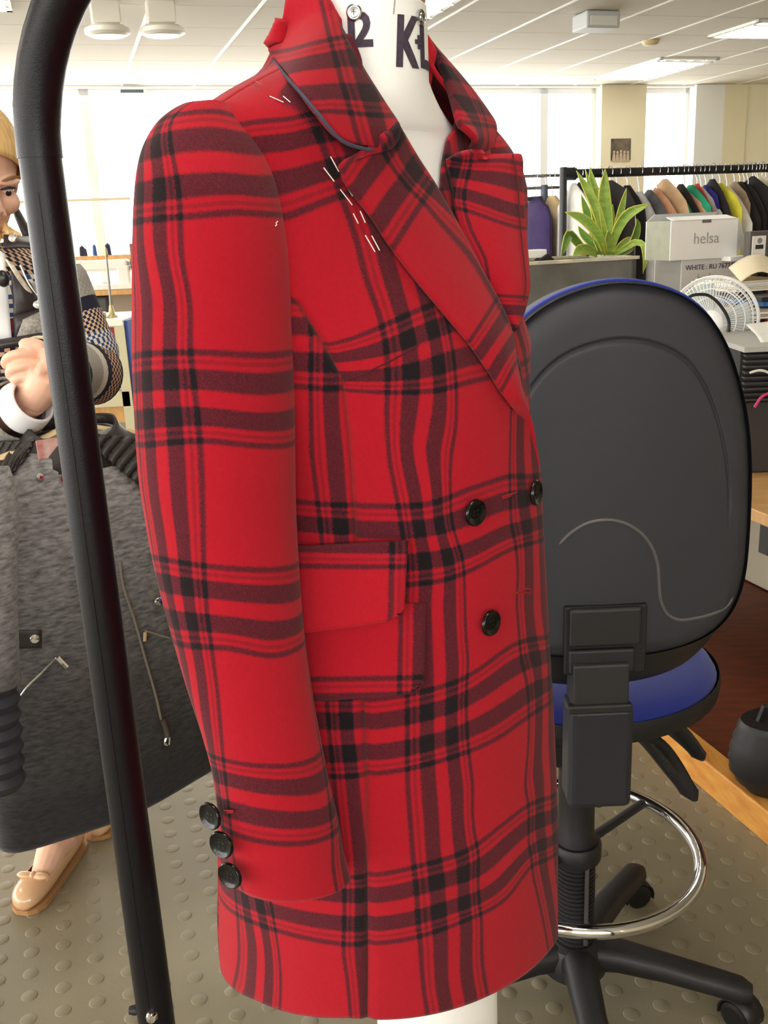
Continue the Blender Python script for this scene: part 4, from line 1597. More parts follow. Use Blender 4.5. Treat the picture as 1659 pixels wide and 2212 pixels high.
lever([(1360, 1565), (1440, 1565), (1475, 1590), (1500, 1618), (1516, 1640)], [1.42, 1.44, 1.45, 1.45, 1.45], .022)
lever([(1355, 1575), (1400, 1595), (1440, 1640), (1475, 1690), (1500, 1728)], [1.36, 1.40, 1.42, 1.42, 1.42], .021)
g = G()
for k in range(9):
    p = at_y(1392 + k * 7.5, 1590 + k * 9.5, 1.385)
    g.lathe(p, [(.004, -.012), (.006, -.006), (.006, .006), (.004, .012)], 8, (.5, 0, -.8))
obj('grip_ribs', g, M_BLK, chair)
# column
obj('column', G().lathe((CHX, CHY, 0), [(.034, .30), (.034, .33), (.031, .34), (.031, .46), (.034, .465), (.034, .472), (.031, .475), (.034, .48), (.034, .487), (.031, .49), (.036, .495), (.036, .53)], 28), M_BLK, chair)
pr_ = []
for k in range(22):
    z = .115 + k * .0085
    pr_ += [(.0345, z), (.0345, z + .005), (.0325, z + .0055), (.0325, z + .0082)]
obj('ribbed_sleeve', G().lathe((CHX, CHY, 0), pr_, 28), M_BLK, chair)
pp = np.array([CHX + .012, CHY - .037, 0])
obj('rating_strip', G().box(pp + [0, -.001, .215], (.007, .005, .17)), mat('brushed_strip', (120, 118, 118), .35, .8), chair, smooth=False, bevel=.001)
an = np.arange(72) * 2 * math.pi / 72
RZ = .30
g = G()
rows = []
for a in an:
    c = np.array([CHX + .206 * math.cos(a), CHY + .206 * math.sin(a), RZ])
    u = np.array([math.cos(a), math.sin(a), 0])
    rows.append([c + (u * math.cos(b) + np.array([0, 0, 1]) * math.sin(b)) * .0115 for b in np.arange(14) * 2 * math.pi / 14])
g.grid(rows, closed_u=True, closed_v=True, flip=False)
obj('foot_ring', g, M_CHROME, chair)
obj('ring_clamp', G().lathe((CHX, CHY, 0), [(.042, .285), (.044, .29), (.044, .315), (.040, .32)], 24), M_BLK, chair)
for a in (40, 215):
    a = math.radians(a)
    u = np.array([math.cos(a), math.sin(a), 0])
    obj('ring_spoke', G().tube([(CHX, CHY, RZ) + u * .03, (CHX, CHY, RZ) + u * .20], .0095, 10, flat=.8), M_BLK, chair)
obj('base_hub', G().lathe((CHX, CHY, 0), [(.03, .055), (.058, .06), (.062, .09), (.05, .115), (.038, .12)], 28), M_BLK, chair)
M_CAST = mat('caster_black', (22, 21, 23), .4)
for a in (-19, 53, 125, 197, 269):
    a = math.radians(a)
    u = np.array([math.cos(a), math.sin(a), 0])
    w = np.array([-u[1], u[0], 0])
    rows = []
    for s_, z, hw, hh in ((.02, .092, .034, .028), (.08, .095, .029, .024), (.16, .088, .025, .021), (.24, .078, .024, .019), (.285, .072, .023, .018), (.302, .069, .014, .012)):
        c = np.array([CHX, CHY, 0]) + u * s_ + [0, 0, z]
        rows.append([c + w * hw * np.sign(math.cos(b)) * abs(math.cos(b)) ** .7 + np.array([0, 0, 1]) * hh * np.sign(math.sin(b)) * abs(math.sin(b)) ** .8 for b in np.arange(16) * 2 * math.pi / 16])
    g = G().grid(rows, closed_v=True, flip=True)
    g.f.append(tuple(range(len(g.v) - 16, len(g.v)))[::-1])
    lg = obj('leg', g, M_BLK, chair)
    cp = np.array([CHX, CHY, 0]) + u * .285
    ax_ = (w * .8 + u * .6)
    g = G()
    for s_ in (-1, 1):
        g.lathe(cp + ax_ * .013 * s_ + [0, 0, .0255], [(.018, -.009), (.0255, -.007), (.0255, .007), (.018, .009)], 20, ax_)
    g.tube([cp + [0, 0, .03], cp + [0, 0, .06]], .006, 8)
    obj('caster', g, M_CAST, lg)
    rows = []
    for b in np.linspace(-.3, math.pi + .3, 10):
        rows.append([cp + ax_ * k * .022 + np.cross(ax_, [0, 0, 1]) * math.cos(b) * .029 + np.array([0, 0, .0255 + math.sin(b) * .029]) for k in (-1, 1)])
    obj('caster_hood', G().grid(rows), M_CAST, lg, solid=.003)

# ------------------------------------------------------------------ work desk at the right with a low brown shelf
f0, f1 = at_z(1370, 1565, 0), at_z(1659, 1845, 0)
l0, d0, _ = to_room(f0)
l1, d1, _ = to_room(f1)
DL = (l0 + l1) / 2
dA, dB = d1 - .25, d0 + .75
M_PINE = mat('knotty_pine', (214, 156, 74), .5, var=.25, vscale=16, stretch=(3, .5, 3), col2=(188, 122, 52))
M_BROWN = mat('red_brown_board', (112, 50, 22), .6, var=.2, vscale=12, stretch=(1, 4, 1), col2=(82, 40, 20))
desk = thing('work_desk', 'pine-edged work desk with a red-brown lower shelf at the right edge', 'desk', room(DL + .45, (dA + dB) / 2, 0))
obj('shelf_edge', G().box(room(DL + .03, (dA + dB) / 2, .04), (.06, dB - dA, .08), RAX), M_PINE, desk, smooth=False, bevel=.004)
obj('shelf', G().box(room(DL + .52, (dA + dB) / 2, .05), (.92, dB - dA, .03), RAX), M_BROWN, desk, smooth=False)
DZ = .735
obj('desk_top', G().box(room(DL + .50, (dA + dB) / 2 + .25, DZ - .014), (.96, dB - dA - .2, .028), RAX), mat('desk_beech', (196, 152, 98), .5, var=.15, vscale=10, stretch=(1, 5, 1)), desk, smooth=False, bevel=.003)
obj('back_board', G().box(room(DL + .96, (dA + dB) / 2 + .25, .40), (.02, dB - dA - .25, .66), RAX), M_BROWN, desk, smooth=False)
for l_, d_ in ((DL + .05, dB - .05), (DL + .90, dB - .05), (DL + .90, dA + .45), (DL + .30, dA + .42)):
    obj('leg', G().box(room(l_, d_, (DZ + .05) / 2), (.05, .05, DZ - .08), RAX), mat('desk_leg_black', (30, 28, 28), .5), desk, smooth=False)
obj('under_rail', G().box(room(DL + .5, dA + .42, DZ - .07), (.9, .03, .07), RAX), mat('desk_leg_black', (30, 28, 28), .5), desk, smooth=False)
p = at_z(1672, 1712, .07)
t = thing('ribbed_bag', 'black ribbed bag standing on the brown shelf at the right edge', 'bag', p)
rows = []
for k in range(15):
    s_ = k / 14
    r_ = .105 * (math.sin(min(1, s_ * 1.6 + .25) * math.pi / 2)) * (1 - .55 * max(0, s_ - .6) ** 1.2) + (.004 if k % 2 else 0)
    rows.append([(p[0] + r_ * math.cos(a), p[1] + .7 * r_ * math.sin(a), .066 + s_ * .19) for a in np.arange(24) * 2 * math.pi / 24])
g = G().grid(rows, closed_v=True, flip=True)
g.f.append(tuple(range(24))[::-1])
g.f.append(tuple(range(len(g.v) - 24, len(g.v))))
obj('body', g, mat('black_nylon', (26, 24, 26), .5), t)
obj('strap', G().tube([(p[0] - .05, p[1], .25), (p[0] - .04, p[1], .29), (p[0] + .04, p[1], .29), (p[0] + .05, p[1], .25)], .006, 8), mat('black_nylon', (26, 24, 26), .5), t)

# ------------------------------------------------------------------ cartons
M_CART = mat('glossy_white_carton', (253, 253, 252), .45)
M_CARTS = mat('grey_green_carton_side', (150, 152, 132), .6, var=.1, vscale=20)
M_PRINT = mat('grey_print', (176, 176, 174), .6)
M_MARK = mat('blue_black_marker', (58, 52, 92), .7)
YC = 3.3


def carton(name, label, corner, w, dpt, h, front, side, lid):
    t = thing(name, label, 'box', corner + EL * w / 2 + ED * dpt / 2, 'stacked cartons')
    c = corner + EL * w / 2 + ED * dpt / 2
    th = .003
    obj('front_panel', G().box(corner + EL * w / 2 + ED * th / 2 + [0, 0, h / 2], (w, th, h), RAX), front, t, smooth=False)
    obj('back_panel', G().box(corner + EL * w / 2 + ED * (dpt - th / 2) + [0, 0, h / 2], (w, th, h), RAX), front, t, smooth=False)
    for s_ in (0, 1):
        obj('side_panel', G().box(corner + EL * (th / 2 + s_ * (w - th)) + ED * dpt / 2 + [0, 0, h / 2], (th, dpt - 2 * th, h), RAX), side, t, smooth=False)
    obj('bottom_panel', G().box(c + [0, 0, th / 2], (w - 2 * th, dpt - 2 * th, th), RAX), front, t, smooth=False)
    if not lid:
        obj('lid', G().box(c + [0, 0, h + th / 2], (w, dpt, th), RAX), side, t, smooth=False)
    return t


bc = at_y(1473, 562, YC)
bw, bd, bh = .235, .16, .17
cb = bc - [0, 0, bh]
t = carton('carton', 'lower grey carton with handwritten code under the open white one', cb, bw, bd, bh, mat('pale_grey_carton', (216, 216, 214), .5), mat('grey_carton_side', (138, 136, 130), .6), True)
text_obj('handwriting', 'WHITE : RU 767273', .0235, cb + EL * .014 - ED * .0015 + [0, 0, bh - .034], EL, (0, 0, 1), M_MARK, t)
text_obj('printed_name', 'helsa', .045, cb + EL * .06 - ED * .0015 + [0, 0, bh - .078], EL, (0, 0, 1), M_PRINT, t)
obj('lid_slot', G().box(cb + EL * bw / 2 + ED * bd / 2 + [0, 0, bh - .004], (bw - .01, bd - .01, .004), RAX), mat('grey_carton_side', (138, 136, 130), .6), t, smooth=False)
tc_ = at_y(1447, 560, YC - .03)
tc_[2] = bc[2] + .001
tw_, td_, th_ = .257, .15, .126
t = carton('carton', 'open white carton with its lid flap raised on top of the grey one', tc_, tw_, td_, th_, M_CART, M_CARTS, True)
text_obj('printed_name', 'helsa', .050, tc_ + EL * .085 - ED * .0015 + [0, 0, .050], EL, (0, 0, 1), M_PRINT, t)
obj('lid_flap', G().prism([tc_ + ED * td_ + [0, 0, th_ - .004], tc_ + ED * td_ + EL * tw_ + [0, 0, th_ - .004], tc_ + ED * (td_ - .03) + EL * (tw_ + .005) + [0, 0, th_ + .022], tc_ + ED * (td_ - .03) + EL * .015 + [0, 0, th_ + .022]], ED * .003), M_CART, t, smooth=False)
obj('front_flap', G().prism([tc_ + EL * .01 + [0, 0, th_], tc_ + EL * (tw_ - .005) + [0, 0, th_], tc_ + EL * (tw_ - .005) + ED * .06 + [0, 0, th_ + .012], tc_ + EL * .02 + ED * .06 + [0, 0, th_ + .012]], (0, 0, -.003)), M_CART, t, smooth=False)
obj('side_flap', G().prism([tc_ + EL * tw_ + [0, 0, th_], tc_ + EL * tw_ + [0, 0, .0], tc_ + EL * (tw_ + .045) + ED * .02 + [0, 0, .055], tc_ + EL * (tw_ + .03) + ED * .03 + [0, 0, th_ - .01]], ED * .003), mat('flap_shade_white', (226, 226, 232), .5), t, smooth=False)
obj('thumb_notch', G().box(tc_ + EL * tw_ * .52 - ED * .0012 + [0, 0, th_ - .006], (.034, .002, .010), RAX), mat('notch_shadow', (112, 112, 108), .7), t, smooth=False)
g = G().box(tc_ + EL * .245 + ED * -.012 + [0, 0, -.004], (.075, .05, .016), RAX)
tag(obj('tape_roll_box', g, M_CART, smooth=False, bevel=.002), 'small flat white box between the two cartons', 'box')
zc = cb[2]
t = thing('storage_crate', 'plain grey crate beneath the cartons on the desk', 'crate', room(*to_room(cb + EL * bw / 2 + ED * bd / 2)[:2], DZ))
cc = cb + EL * bw / 2 + ED * bd / 2
cc[2] = (zc + DZ) / 2
obj('body', G().box(cc, (bw + .05, bd + .04, zc - DZ - .002), RAX), mat('crate_grey', (96, 94, 92), .6), t, smooth=False, bevel=.005)
obj('rim', G().box(cc + [0, 0, (zc - DZ) / 2 - .012], (bw + .065, bd + .055, .02), RAX), mat('crate_grey', (96, 94, 92), .6), t, smooth=False, bevel=.004)
# box files with labels
fb = at_y(1612, 560, 3.2)
t = thing('box_file', 'dark grey box file with a white label, oval mark and black bar', 'box file', fb + EL * .045 + ED * .1, 'box files beside the cartons')
obj('case', G().box(fb + EL * .045 + ED * .006 + [0, 0, .04], (.084, .03, .092), RAX), mat('file_grey', (92, 88, 86), .6), t, smooth=False, bevel=.002)
obj('label_card', G().box(fb + EL * .036 - ED * .011 + [0, 0, .035], (.050, .003, .072), RAX), mat('label_white', (244, 244, 240), .6), t, smooth=False)
obj('oval_mark', G().lathe(fb + EL * .037 - ED * .0132 + [0, 0, .056], [(.0001, 0), (.009, 0), (.0092, .0003)], 18, -ED, cap=False), mat('mark_grey', (150, 150, 148), .6), t)
obj('black_bar', G().box(fb + EL * .037 - ED * .0133 + [0, 0, .037], (.030, .001, .013), RAX), mat('label_black', (52, 48, 48), .6), t, smooth=False)
f2 = fb + EL * .092
t = thing('box_file', 'dark grey box file with a handwritten white label at the picture edge', 'box file', f2 + EL * .045 + ED * .1, 'box files beside the cartons')
obj('case', G().box(f2 + EL * .045 + ED * .006 + [0, 0, .04], (.088, .03, .094), RAX), mat('file_grey', (92, 88, 86), .6), t, smooth=False, bevel=.002)
obj('label_card', G().box(f2 + EL * .042 - ED * .011 + [0, 0, .035], (.070, .003, .072), RAX), mat('label_white', (244, 244, 240), .6), t, smooth=False)
text_obj('handwriting', 'Alv', .034, f2 + EL * .014 - ED * .013 + [0, 0, .022], EL, (0, 0, 1), mat('ink_dark', (70, 62, 60), .7), t)
c = fb + EL * .11 + ED * .008
hh = c[2] - .008 - DZ
t = thing('shelf_riser', 'dark wooden riser carrying the box files', 'shelf', (c[0], c[1], DZ))
obj('top_board', G().box((c[0], c[1], DZ + hh - .012), (.19, .05, .02), RAX), mat('riser_brown', (70, 52, 40), .6), t, smooth=False)
for s_ in (-1, 1):
    obj('side_board', G().box(np.array([c[0], c[1], DZ + hh / 2 - .012]) + EL * .085 * s_, (.02, .045, hh - .022), RAX), mat('riser_brown', (70, 52, 40), .6), t, smooth=False)

# ------------------------------------------------------------------ desk fan
FY = 2.62
fc = at_y(1541, 692, FY)
FR = 91 * proj(fc)[2] / FPX
t = thing('desk_fan', 'white desk fan with a round wire cage behind the chair back', 'fan', (fc[0], fc[1] + .05, DZ))
fd = -(fc - CC_)
fd[2] *= .4
fd = fd / np.linalg.norm(fd)
fd = np.array([fd[0] * .6 - .25, fd[1], fd[2]])
fd /= np.linalg.norm(fd)
fu = np.cross(np.array([0, 0, 1.0]), fd)
fu /= np.linalg.norm(fu)
fw_ = np.cross(fd, fu)
M_FANW = mat('fan_white', (246, 246, 244), .35)


def ring_pts(r_, off, n=48):
    return [fc + fd * off + (fu * math.cos(a) + fw_ * math.sin(a)) * r_ for a in np.arange(n + 1) * 2 * math.pi / n]


for r_, off, th in ((1.0, 0, .0052), (.90, .022, .0016), (.74, .036, .0016), (.55, .045, .0016), (.9, -.022, .0016), (.74, -.034, .0016), (.55, -.042, .0016)):
    obj('cage_ring', G().tube(ring_pts(FR * r_, off), th, 6, cap=False), M_FANW, t)
g = G()
for a in np.arange(64) * 2 * math.pi / 64:
    for s_ in (1, -1):
        u = fu * math.cos(a) + fw_ * math.sin(a)
        g.tube([fc + u * FR * .99, fc + u * FR * .9 + fd * .022 * s_, fc + u * FR * .55 + fd * .045 * s_, fc + u * FR * .25 + fd * .05 * s_], .0010, 4, cap=False)
obj('cage_wires', g, M_FANW, t, kind='stuff')
obj('outer_band', G().grid([[fc + fd * o_ + (fu * math.cos(a) + fw_ * math.sin(a)) * FR * 1.01 for a in np.arange(49) * 2 * math.pi / 48] for o_ in (-.012, .012)]), M_FANW, t, solid=.002)
obj('hub_disc', G().lathe(fc, [(FR * .26, .046), (FR * .26, .052), (FR * .2, .056), (.0001, .058)], 24, fd, cap=False), M_FANW, t)
obj('motor', G().lathe(fc, [(.02, -.10), (.035, -.09), (.04, -.05), (.03, -.03)], 20, fd), M_FANW, t)
for k in range(3):
    rows = []
    for r_ in np.linspace(.2, .86, 8):
        row = []
        for b in np.linspace(-.5, .55, 8):
            a = k * 2 * math.pi / 3 + b * (1.15 - .2 * r_)
            row.append(fc + fd * (.020 * b * 1.6) + (fu * math.cos(a) + fw_ * math.sin(a)) * FR * r_)
        rows.append(row)
    obj('blade', G().grid(rows), mat('fan_blade', (214, 224, 226), .25), t, solid=.0015)
obj('neck', G().tube([fc - fd * .06 + [0, 0, -.02], fc - fd * .06 + [0, 0, -.12], (fc[0], fc[1] + .04, DZ + .03)], [.014, .012, .016], 12), M_FANW, t)
obj('base', G().lathe((fc[0], fc[1] + .05, DZ), [(.085, 0), (.085, .012), (.07, .024), (.02, .03)], 30), M_FANW, t)
cp = [at_y(x, y, FY - .075) for x, y in ((1478, 650), (1496, 638), (1520, 636), (1545, 648), (1562, 668), (1572, 686), (1575, 700), (1573, 720))]
cp = polyline(cp, 24)
t2 = thing('headphones', 'black headband hooked over the front of the white fan cage', 'headphones', cp[-1])
obj('headband', G().tube(cp, .0042, 8), mat('headphone_black', (24, 22, 24), .45), t2)
obj('ear_pad', G().sphere(cp[-1] + [0, 0, -.006], (.006, .009, .017), 12, 8), mat('headphone_black', (24, 22, 24), .45), t2)
obj('ear_pad', G().sphere(cp[0] + [-.01, 0, -.02], (.006, .009, .017), 12, 8), mat('headphone_black', (24, 22, 24), .45), t2)

# ------------------------------------------------------------------ paper and office things along the desk's right side
M_PAPER = mat('white_sheet', (247, 246, 242), .7)
M_CREAMP = mat('cream_sheet', (232, 218, 186), .7)


def sheet(name, label, px, Y, m_, th=.002, cat_='paper', curl=.0, group='papers on the desk'):
    """a stiff sheet through four picture corners at given distances"""
    P = [at_y(x, y, Yk) for (x, y), Yk in zip(px, Y)]
    rows = []
    for i in range(7):
        v = i / 6
        rows.append([(P[0] * (1 - u) + P[1] * u) * (1 - v) + (P[3] * (1 - u) + P[2] * u) * v + np.array([0, 0, curl * math.sin(math.pi * u)]) for u in np.linspace(0, 1, 9)])
    o = obj(name, G().grid(rows), m_, None, solid=th)
    return tag(o, label, cat_, group)


def stack(px0, px1, Y, dpt, m_, label, n, name='paper_stack', cat_='papers'):
    a, b = at_y(*px0, Y), at_y(*px1, Y)
    t = thing(name, label, cat_, (a + b) / 2)
    w = abs(b[0] - a[0])
    h = abs(a[2] - b[2])
    rg = random.Random(n)
    for k in range(n):
        c = np.array([(a[0] + b[0]) / 2, Y + dpt / 2, min(a[2], b[2]) + h * (k + .5) / n]) + EL * rg.uniform(-.008, .008) + ED * rg.uniform(-.006, .006)
        obj('sheet', G().box(c, (w, dpt, h / n * .86), RAX), m_[k % len(m_)], t, smooth=False)
    return t


sheet('pattern_sheet', 'large curled cream paper sheet below the box files', [(1573, 578), (1680, 566), (1690, 612), (1600, 608)], [2.95, 2.95, 2.7, 2.7], M_CREAMP, curl=.03)
stack((1560, 632), (1690, 603), 2.72, .2, [M_PAPER, M_CREAMP, M_PAPER], 'loose white papers stacked right of the fan', 5)
t = stack((1618, 664), (1700, 638), 2.62, .2, [mat('blue_cover', (52, 124, 192), .5), mat('navy_cover', (26, 32, 44), .5)], 'blue and black covered booklets at the right edge', 2, 'booklet', 'booklet')
stack((1598, 690), (1700, 666), 2.6, .24, [M_PAPER, mat('grey_board', (176, 166, 152), .7)], 'white and grey boards under the blue booklets', 4)
sheet('loose_sheet', 'white sheet hanging over the desk clutter near the chair shell', [(1612, 700), (1700, 690), (1700, 726), (1640, 728)], [2.45, 2.5, 2.4, 2.38], M_PAPER)
sheet('loose_sheet', 'small bright sheet drooping above the black vented case', [(1634, 722), (1700, 712), (1690, 742), (1652, 752)], [2.35, 2.4, 2.3, 2.28], M_PAPER)
a, b = at_y(1600, 872, 2.25), at_y(1720, 752, 2.25)
t = thing('vented_case', 'black slatted computer case with a grey top edge on the desk', 'computer case', ((a[0] + b[0]) / 2, 2.35, a[2]))
obj('body', G().box(((a[0] + b[0]) / 2, 2.25 + .17, (a[2] + b[2]) / 2), (b[0] - a[0], .30, b[2] - a[2])), mat('case_black', (28, 26, 28), .5), t, smooth=False)
obj('top_edge', G().box(((a[0] + b[0]) / 2, 2.25 + .15, b[2] + .003), (b[0] - a[0] + .01, .33, .012)), mat('case_grey_edge', (176, 174, 168), .5), t, smooth=False)
for k in range(9):
    obj('slat', G().box(((a[0] + b[0]) / 2, 2.258, a[2] + (b[2] - a[2]) * (k + .6) / 9.6), (b[0] - a[0] - .01, .02, .005)), mat('slat_black', (52, 48, 48), .5), t, smooth=False)
cc = np.array([(a[0] + b[0]) / 2, 2.25 + .17, (a[2] + DZ) / 2])
t = thing('letter_tray', 'dark letter tray carrying the black vented case', 'tray', (cc[0], cc[1], DZ))
obj('body', G().box(cc, (b[0] - a[0] + .02, .30, max(.02, a[2] - DZ - .002))), mat('tray_dark', (46, 42, 42), .5), t, smooth=False, bevel=.004)
for (q, m_, lab, r_) in (([(1620, 805), (1640, 800), (1662, 806), (1690, 830)], mat('cable_white', (226, 222, 214), .5), 'white cable looped in front of the black case', .003),
                        ([(1630, 880), (1645, 858), (1660, 850), (1690, 842)], mat('cable_magenta', (190, 40, 96), .5), 'magenta cable on the desk at the right edge', .0035)):
    P = polyline([at_y(x, y, 2.2) for x, y in q], 14)
    tag(obj('cable', G().tube(P, r_, 6), m_), lab, 'cable', 'desk cables')
kb = at_z(1700, 940, DZ + .02)
t = thing('keyboard', 'black keyboard lying on the desk just right of the chair', 'keyboard', (kb[0], kb[1], DZ))
obj('body', G().box((kb[0], kb[1], DZ + .011), (.16, .44, .02), RAX), mat('keyboard_black', (30, 29, 31), .5), t, smooth=False, bevel=.004)
key_me = G().box((0, 0, 0), (.0155, .0155, .006), RAX).mesh('key')
key_me.materials.append(mat('key_grey', (62, 60, 60), .5))
for i in range(6):
    for j in range(20):
        o = bpy.data.objects.new('key', key_me)
        o.location = tuple(np.array([kb[0], kb[1], DZ + .0235]) + EL * (i - 2.5) * .0195 + ED * (j - 9.5) * .0195)
        COL.objects.link(o)
        o.parent = t
        o.matrix_parent_inverse = t.matrix_basis.inverted()
p = at_z(1668, 905, DZ + .03)
tag(obj('pincushion', G().sphere((p[0], p[1] + .12, DZ + .022), (.035, .035, .022), 16, 10), mat('patterned_cushion', (214, 150, 60), .8, var=.6, vscale=60, col2=(150, 60, 140))), 'orange and purple pincushion beyond the keyboard', 'pincushion')
p = at_z(1672, 1270, .10)
g = G().box((p[0] + .10, p[1] + .22, .19), (.30, .30, .24), RAX)
tag(obj('storage_box', g, mat('pale_storage_box', (176, 166, 146), .6), smooth=False, bevel=.008), 'pale beige storage box on the brown shelf under the desk', 'box')
# ------------------------------------------------------------------ foreground garment rail post
M_POST = mat('black_powder_coat', (15, 14, 18), .38, bump=.12, bscale=700, spec=.28)
PX, PY = -.2865, .90
t = thing('garment_rail', 'thick black garment rail post with a bent top in the left foreground', 'garment rail', (PX, PY, 0))
obj('post', G().tube([(PX, PY, .05), (PX, PY, .6), (PX, PY, 1.0), (PX, PY, 1.426)], [.0208, .0203, .0192, .0184], 28), M_POST, t)
bu = np.array([.92, -.39, 0])
BR = .18
bend = [np.array([PX, PY, 1.419]), np.array([PX, PY, 1.421])]
for a in np.linspace(0, math.pi / 2, 16):
    bend.append(np.array([PX, PY, 1.422]) + bu * BR * (1 - math.cos(a)) + np.array([0, 0, BR * math.sin(a)]))
bend.append(bend[-1] + bu * .35)
bend.append(bend[-1] + bu * .35)
obj('bent_top_rail', G().tube(bend, [.0194] * 4 + [.0202] * (len(bend) - 4), 28), M_POST, t)
fr = np.array([-PX, -PY, 0]) / math.hypot(PX, PY)
sd = np.array([fr[1], -fr[0], 0])
u_ = fr * .94 - sd * -.30
u_ /= np.linalg.norm(u_)
pts = [np.array([PX, PY, z]) + u_ * np.interp(z, [.05, .6, 1.0, 1.42], [.0208, .0203, .0192, .0182]) for z in np.linspace(.1, 1.39, 12)]
obj('weld_seam', G().tube(pts, .0007, 5), M_POST, t)
e2 = bend[-1]
obj('post', G().tube([(e2[0], e2[1], .05), (e2[0], e2[1], e2[2] + .0)], .0203, 20), M_POST, t)
for q in ((PX, PY), (e2[0], e2[1])):
    obj('foot', G().tube([(q[0] - .2, q[1] - .26, .03), (q[0] + .2, q[1] + .26, .03)], .019, 14), M_POST, t)
pk = at_y(328, 2196, PY - .021)
obj('bolt', G().lathe(pk, [(.0068, -.004), (.0068, .002), (.005, .005), (.0001, .006)], 14, (0, -1, .1), cap=False), M_CHROME, t)
pk = at_y(291, 2182, PY)
obj('bolt', G().lathe(pk, [(.005, -.004), (.006, 0), (.0045, .006), (.0001, .007)], 12, (-1, 0, 0), cap=False), M_BLK, t)

# ------------------------------------------------------------------ person at the left edge
M_SKIN = mat('fair_skin', (236, 190, 164), .5, var=.06, vscale=30)
PYB = 1.86
FB = np.array([-.30, -.95, 0])
FB /= np.linalg.norm(FB)                                    # facing, a little to the picture's left
FS = np.array([-FB[1], FB[0], 0])                           # towards her own left hand, picture right
PC = np.array([-.735, PYB, 0])


def pp_(s_, f_, z):
    return PC + FS * s_ + FB * f_ + np.array([0, 0, z])


person = thing('person', 'blonde person in a patterned knit jacket holding up a grey coat, beige ballet shoes', 'person', (PC[0], PC[1], 0))
foot1 = at_z(101, 1912, 0)
foot2 = at_z(228, 1768, 0)
EYE = at_y(15, 408, PYB - .10)
HF = np.array([.62, -.68, -.42])                            # she looks down to the picture's right
HF /= np.linalg.norm(HF)
HS = np.cross([0, 0, 1.0], HF)                              # towards her own left ear
HS /= np.linalg.norm(HS)
HU = np.cross(HF, HS)
HC = EYE - HS * .031 - HF * .068 - HU * .004


def hp(s_, f_, u):
    return HC + HS * s_ + HF * f_ + HU * u


B = G()
# head
B.sphere(hp(0, -.012, .03), (.074, .092, .088), 26, 18, [HS, HF, HU])
B.sphere(hp(0, .012, -.035), (.058, .072, .075), 24, 16, [HS, HF, HU])
B.sphere(hp(0, .040, -.088), (.030, .030, .024), 16, 12, [HS, HF, HU])
B.tube([hp(0, .082, .012), hp(0, .098, -.022), hp(0, .092, -.034)], [.008, .013, .010], 12)
for s_ in (-1, 1):
    B.sphere(hp(.016 * s_, .083, -.034), (.009, .010, .008), 10, 8, [HS, HF, HU])
    B.sphere(hp(.034 * s_, .060, -.022), (.024, .022, .022), 12, 10, [HS, HF, HU])
    B.sphere(hp(.030 * s_, .074, .020), (.022, .010, .008), 12, 10, [HS, HF, HU])
    B.sphere(hp(.074 * s_, -.008, -.012), (.010, .018, .030), 12, 10, [HS, HF, HU])
B.sphere(hp(0, .078, -.058), (.022, .010, .006), 12, 8, [HS, HF, HU])
B.sphere(hp(0, .076, -.067), (.019, .010, .006), 12, 8, [HS, HF, HU])
B.tube([hp(0, -.03, -.05), hp(0, -.035, -.10) * .5 + pp_(0, 0, 1.33) * .5, pp_(0, -.01, 1.28)], [.05, .048, .06], 18)
# trunk
rows = []
for z, a, b in ((.74, .17, .12), (.84, .178, .125), (.94, .165, .11), (1.03, .138, .095), (1.12, .15, .10), (1.20, .165, .105), (1.265, .165, .09), (1.305, .12, .07), (1.335, .06, .055)):
    rows.append([pp_(a * math.cos(x), b * math.sin(x), z) for x in np.arange(24) * 2 * math.pi / 24])
B.grid(rows, closed_v=True)
B.f.append(tuple(len(B.v) - 24 * 9 + k for k in range(24)))
B.f.append(tuple(len(B.v) - 24 + k for k in range(24))[::-1])
# legs with feet
for ft, s_ in ((foot1, -1), (foot2, 1)):
    hip = pp_(.085 * s_, 0, .78)
    ank = np.array([ft[0] + .016, ft[1] + .085, .085])
    kn = (hip + ank) / 2 + FB * .03 + [0, 0, .02]
    B.tube([hip, hip * .5 + kn * .5, kn, kn * .55 + ank * .45 - FB * .012, ank, ank - [0, 0, .04]], [.085, .072, .052, .050, .034, .034], 16)
    B.tube([ank - [0, 0, .035], ank * .4 + np.array([ft[0], ft[1], .04]) * .6 - [0, 0, .0], np.array([ft[0], ft[1] - .03, .028])], [.034, .033, .024], 14)
# arms: her left elbow shows right of the post, both hands meet left of it
shL, elL, wrL = pp_(.165, -.01, 1.265), at_y(186, 792, 1.80), at_y(118, 815, 1.60)
shR, elR, wrR = pp_(-.172, -.01, 1.265), at_y(-70, 930, 1.72), at_y(72, 862, 1.57)
B.tube([shL, shL * .5 + elL * .5, elL, elL * .5 + wrL * .5, wrL], [.052, .045, .038, .036, .026], 16)
B.tube([shR, shR * .5 + elR * .5, elR, elR * .5 + wrR * .5, wrR], [.052, .045, .038, .036, .027], 16)
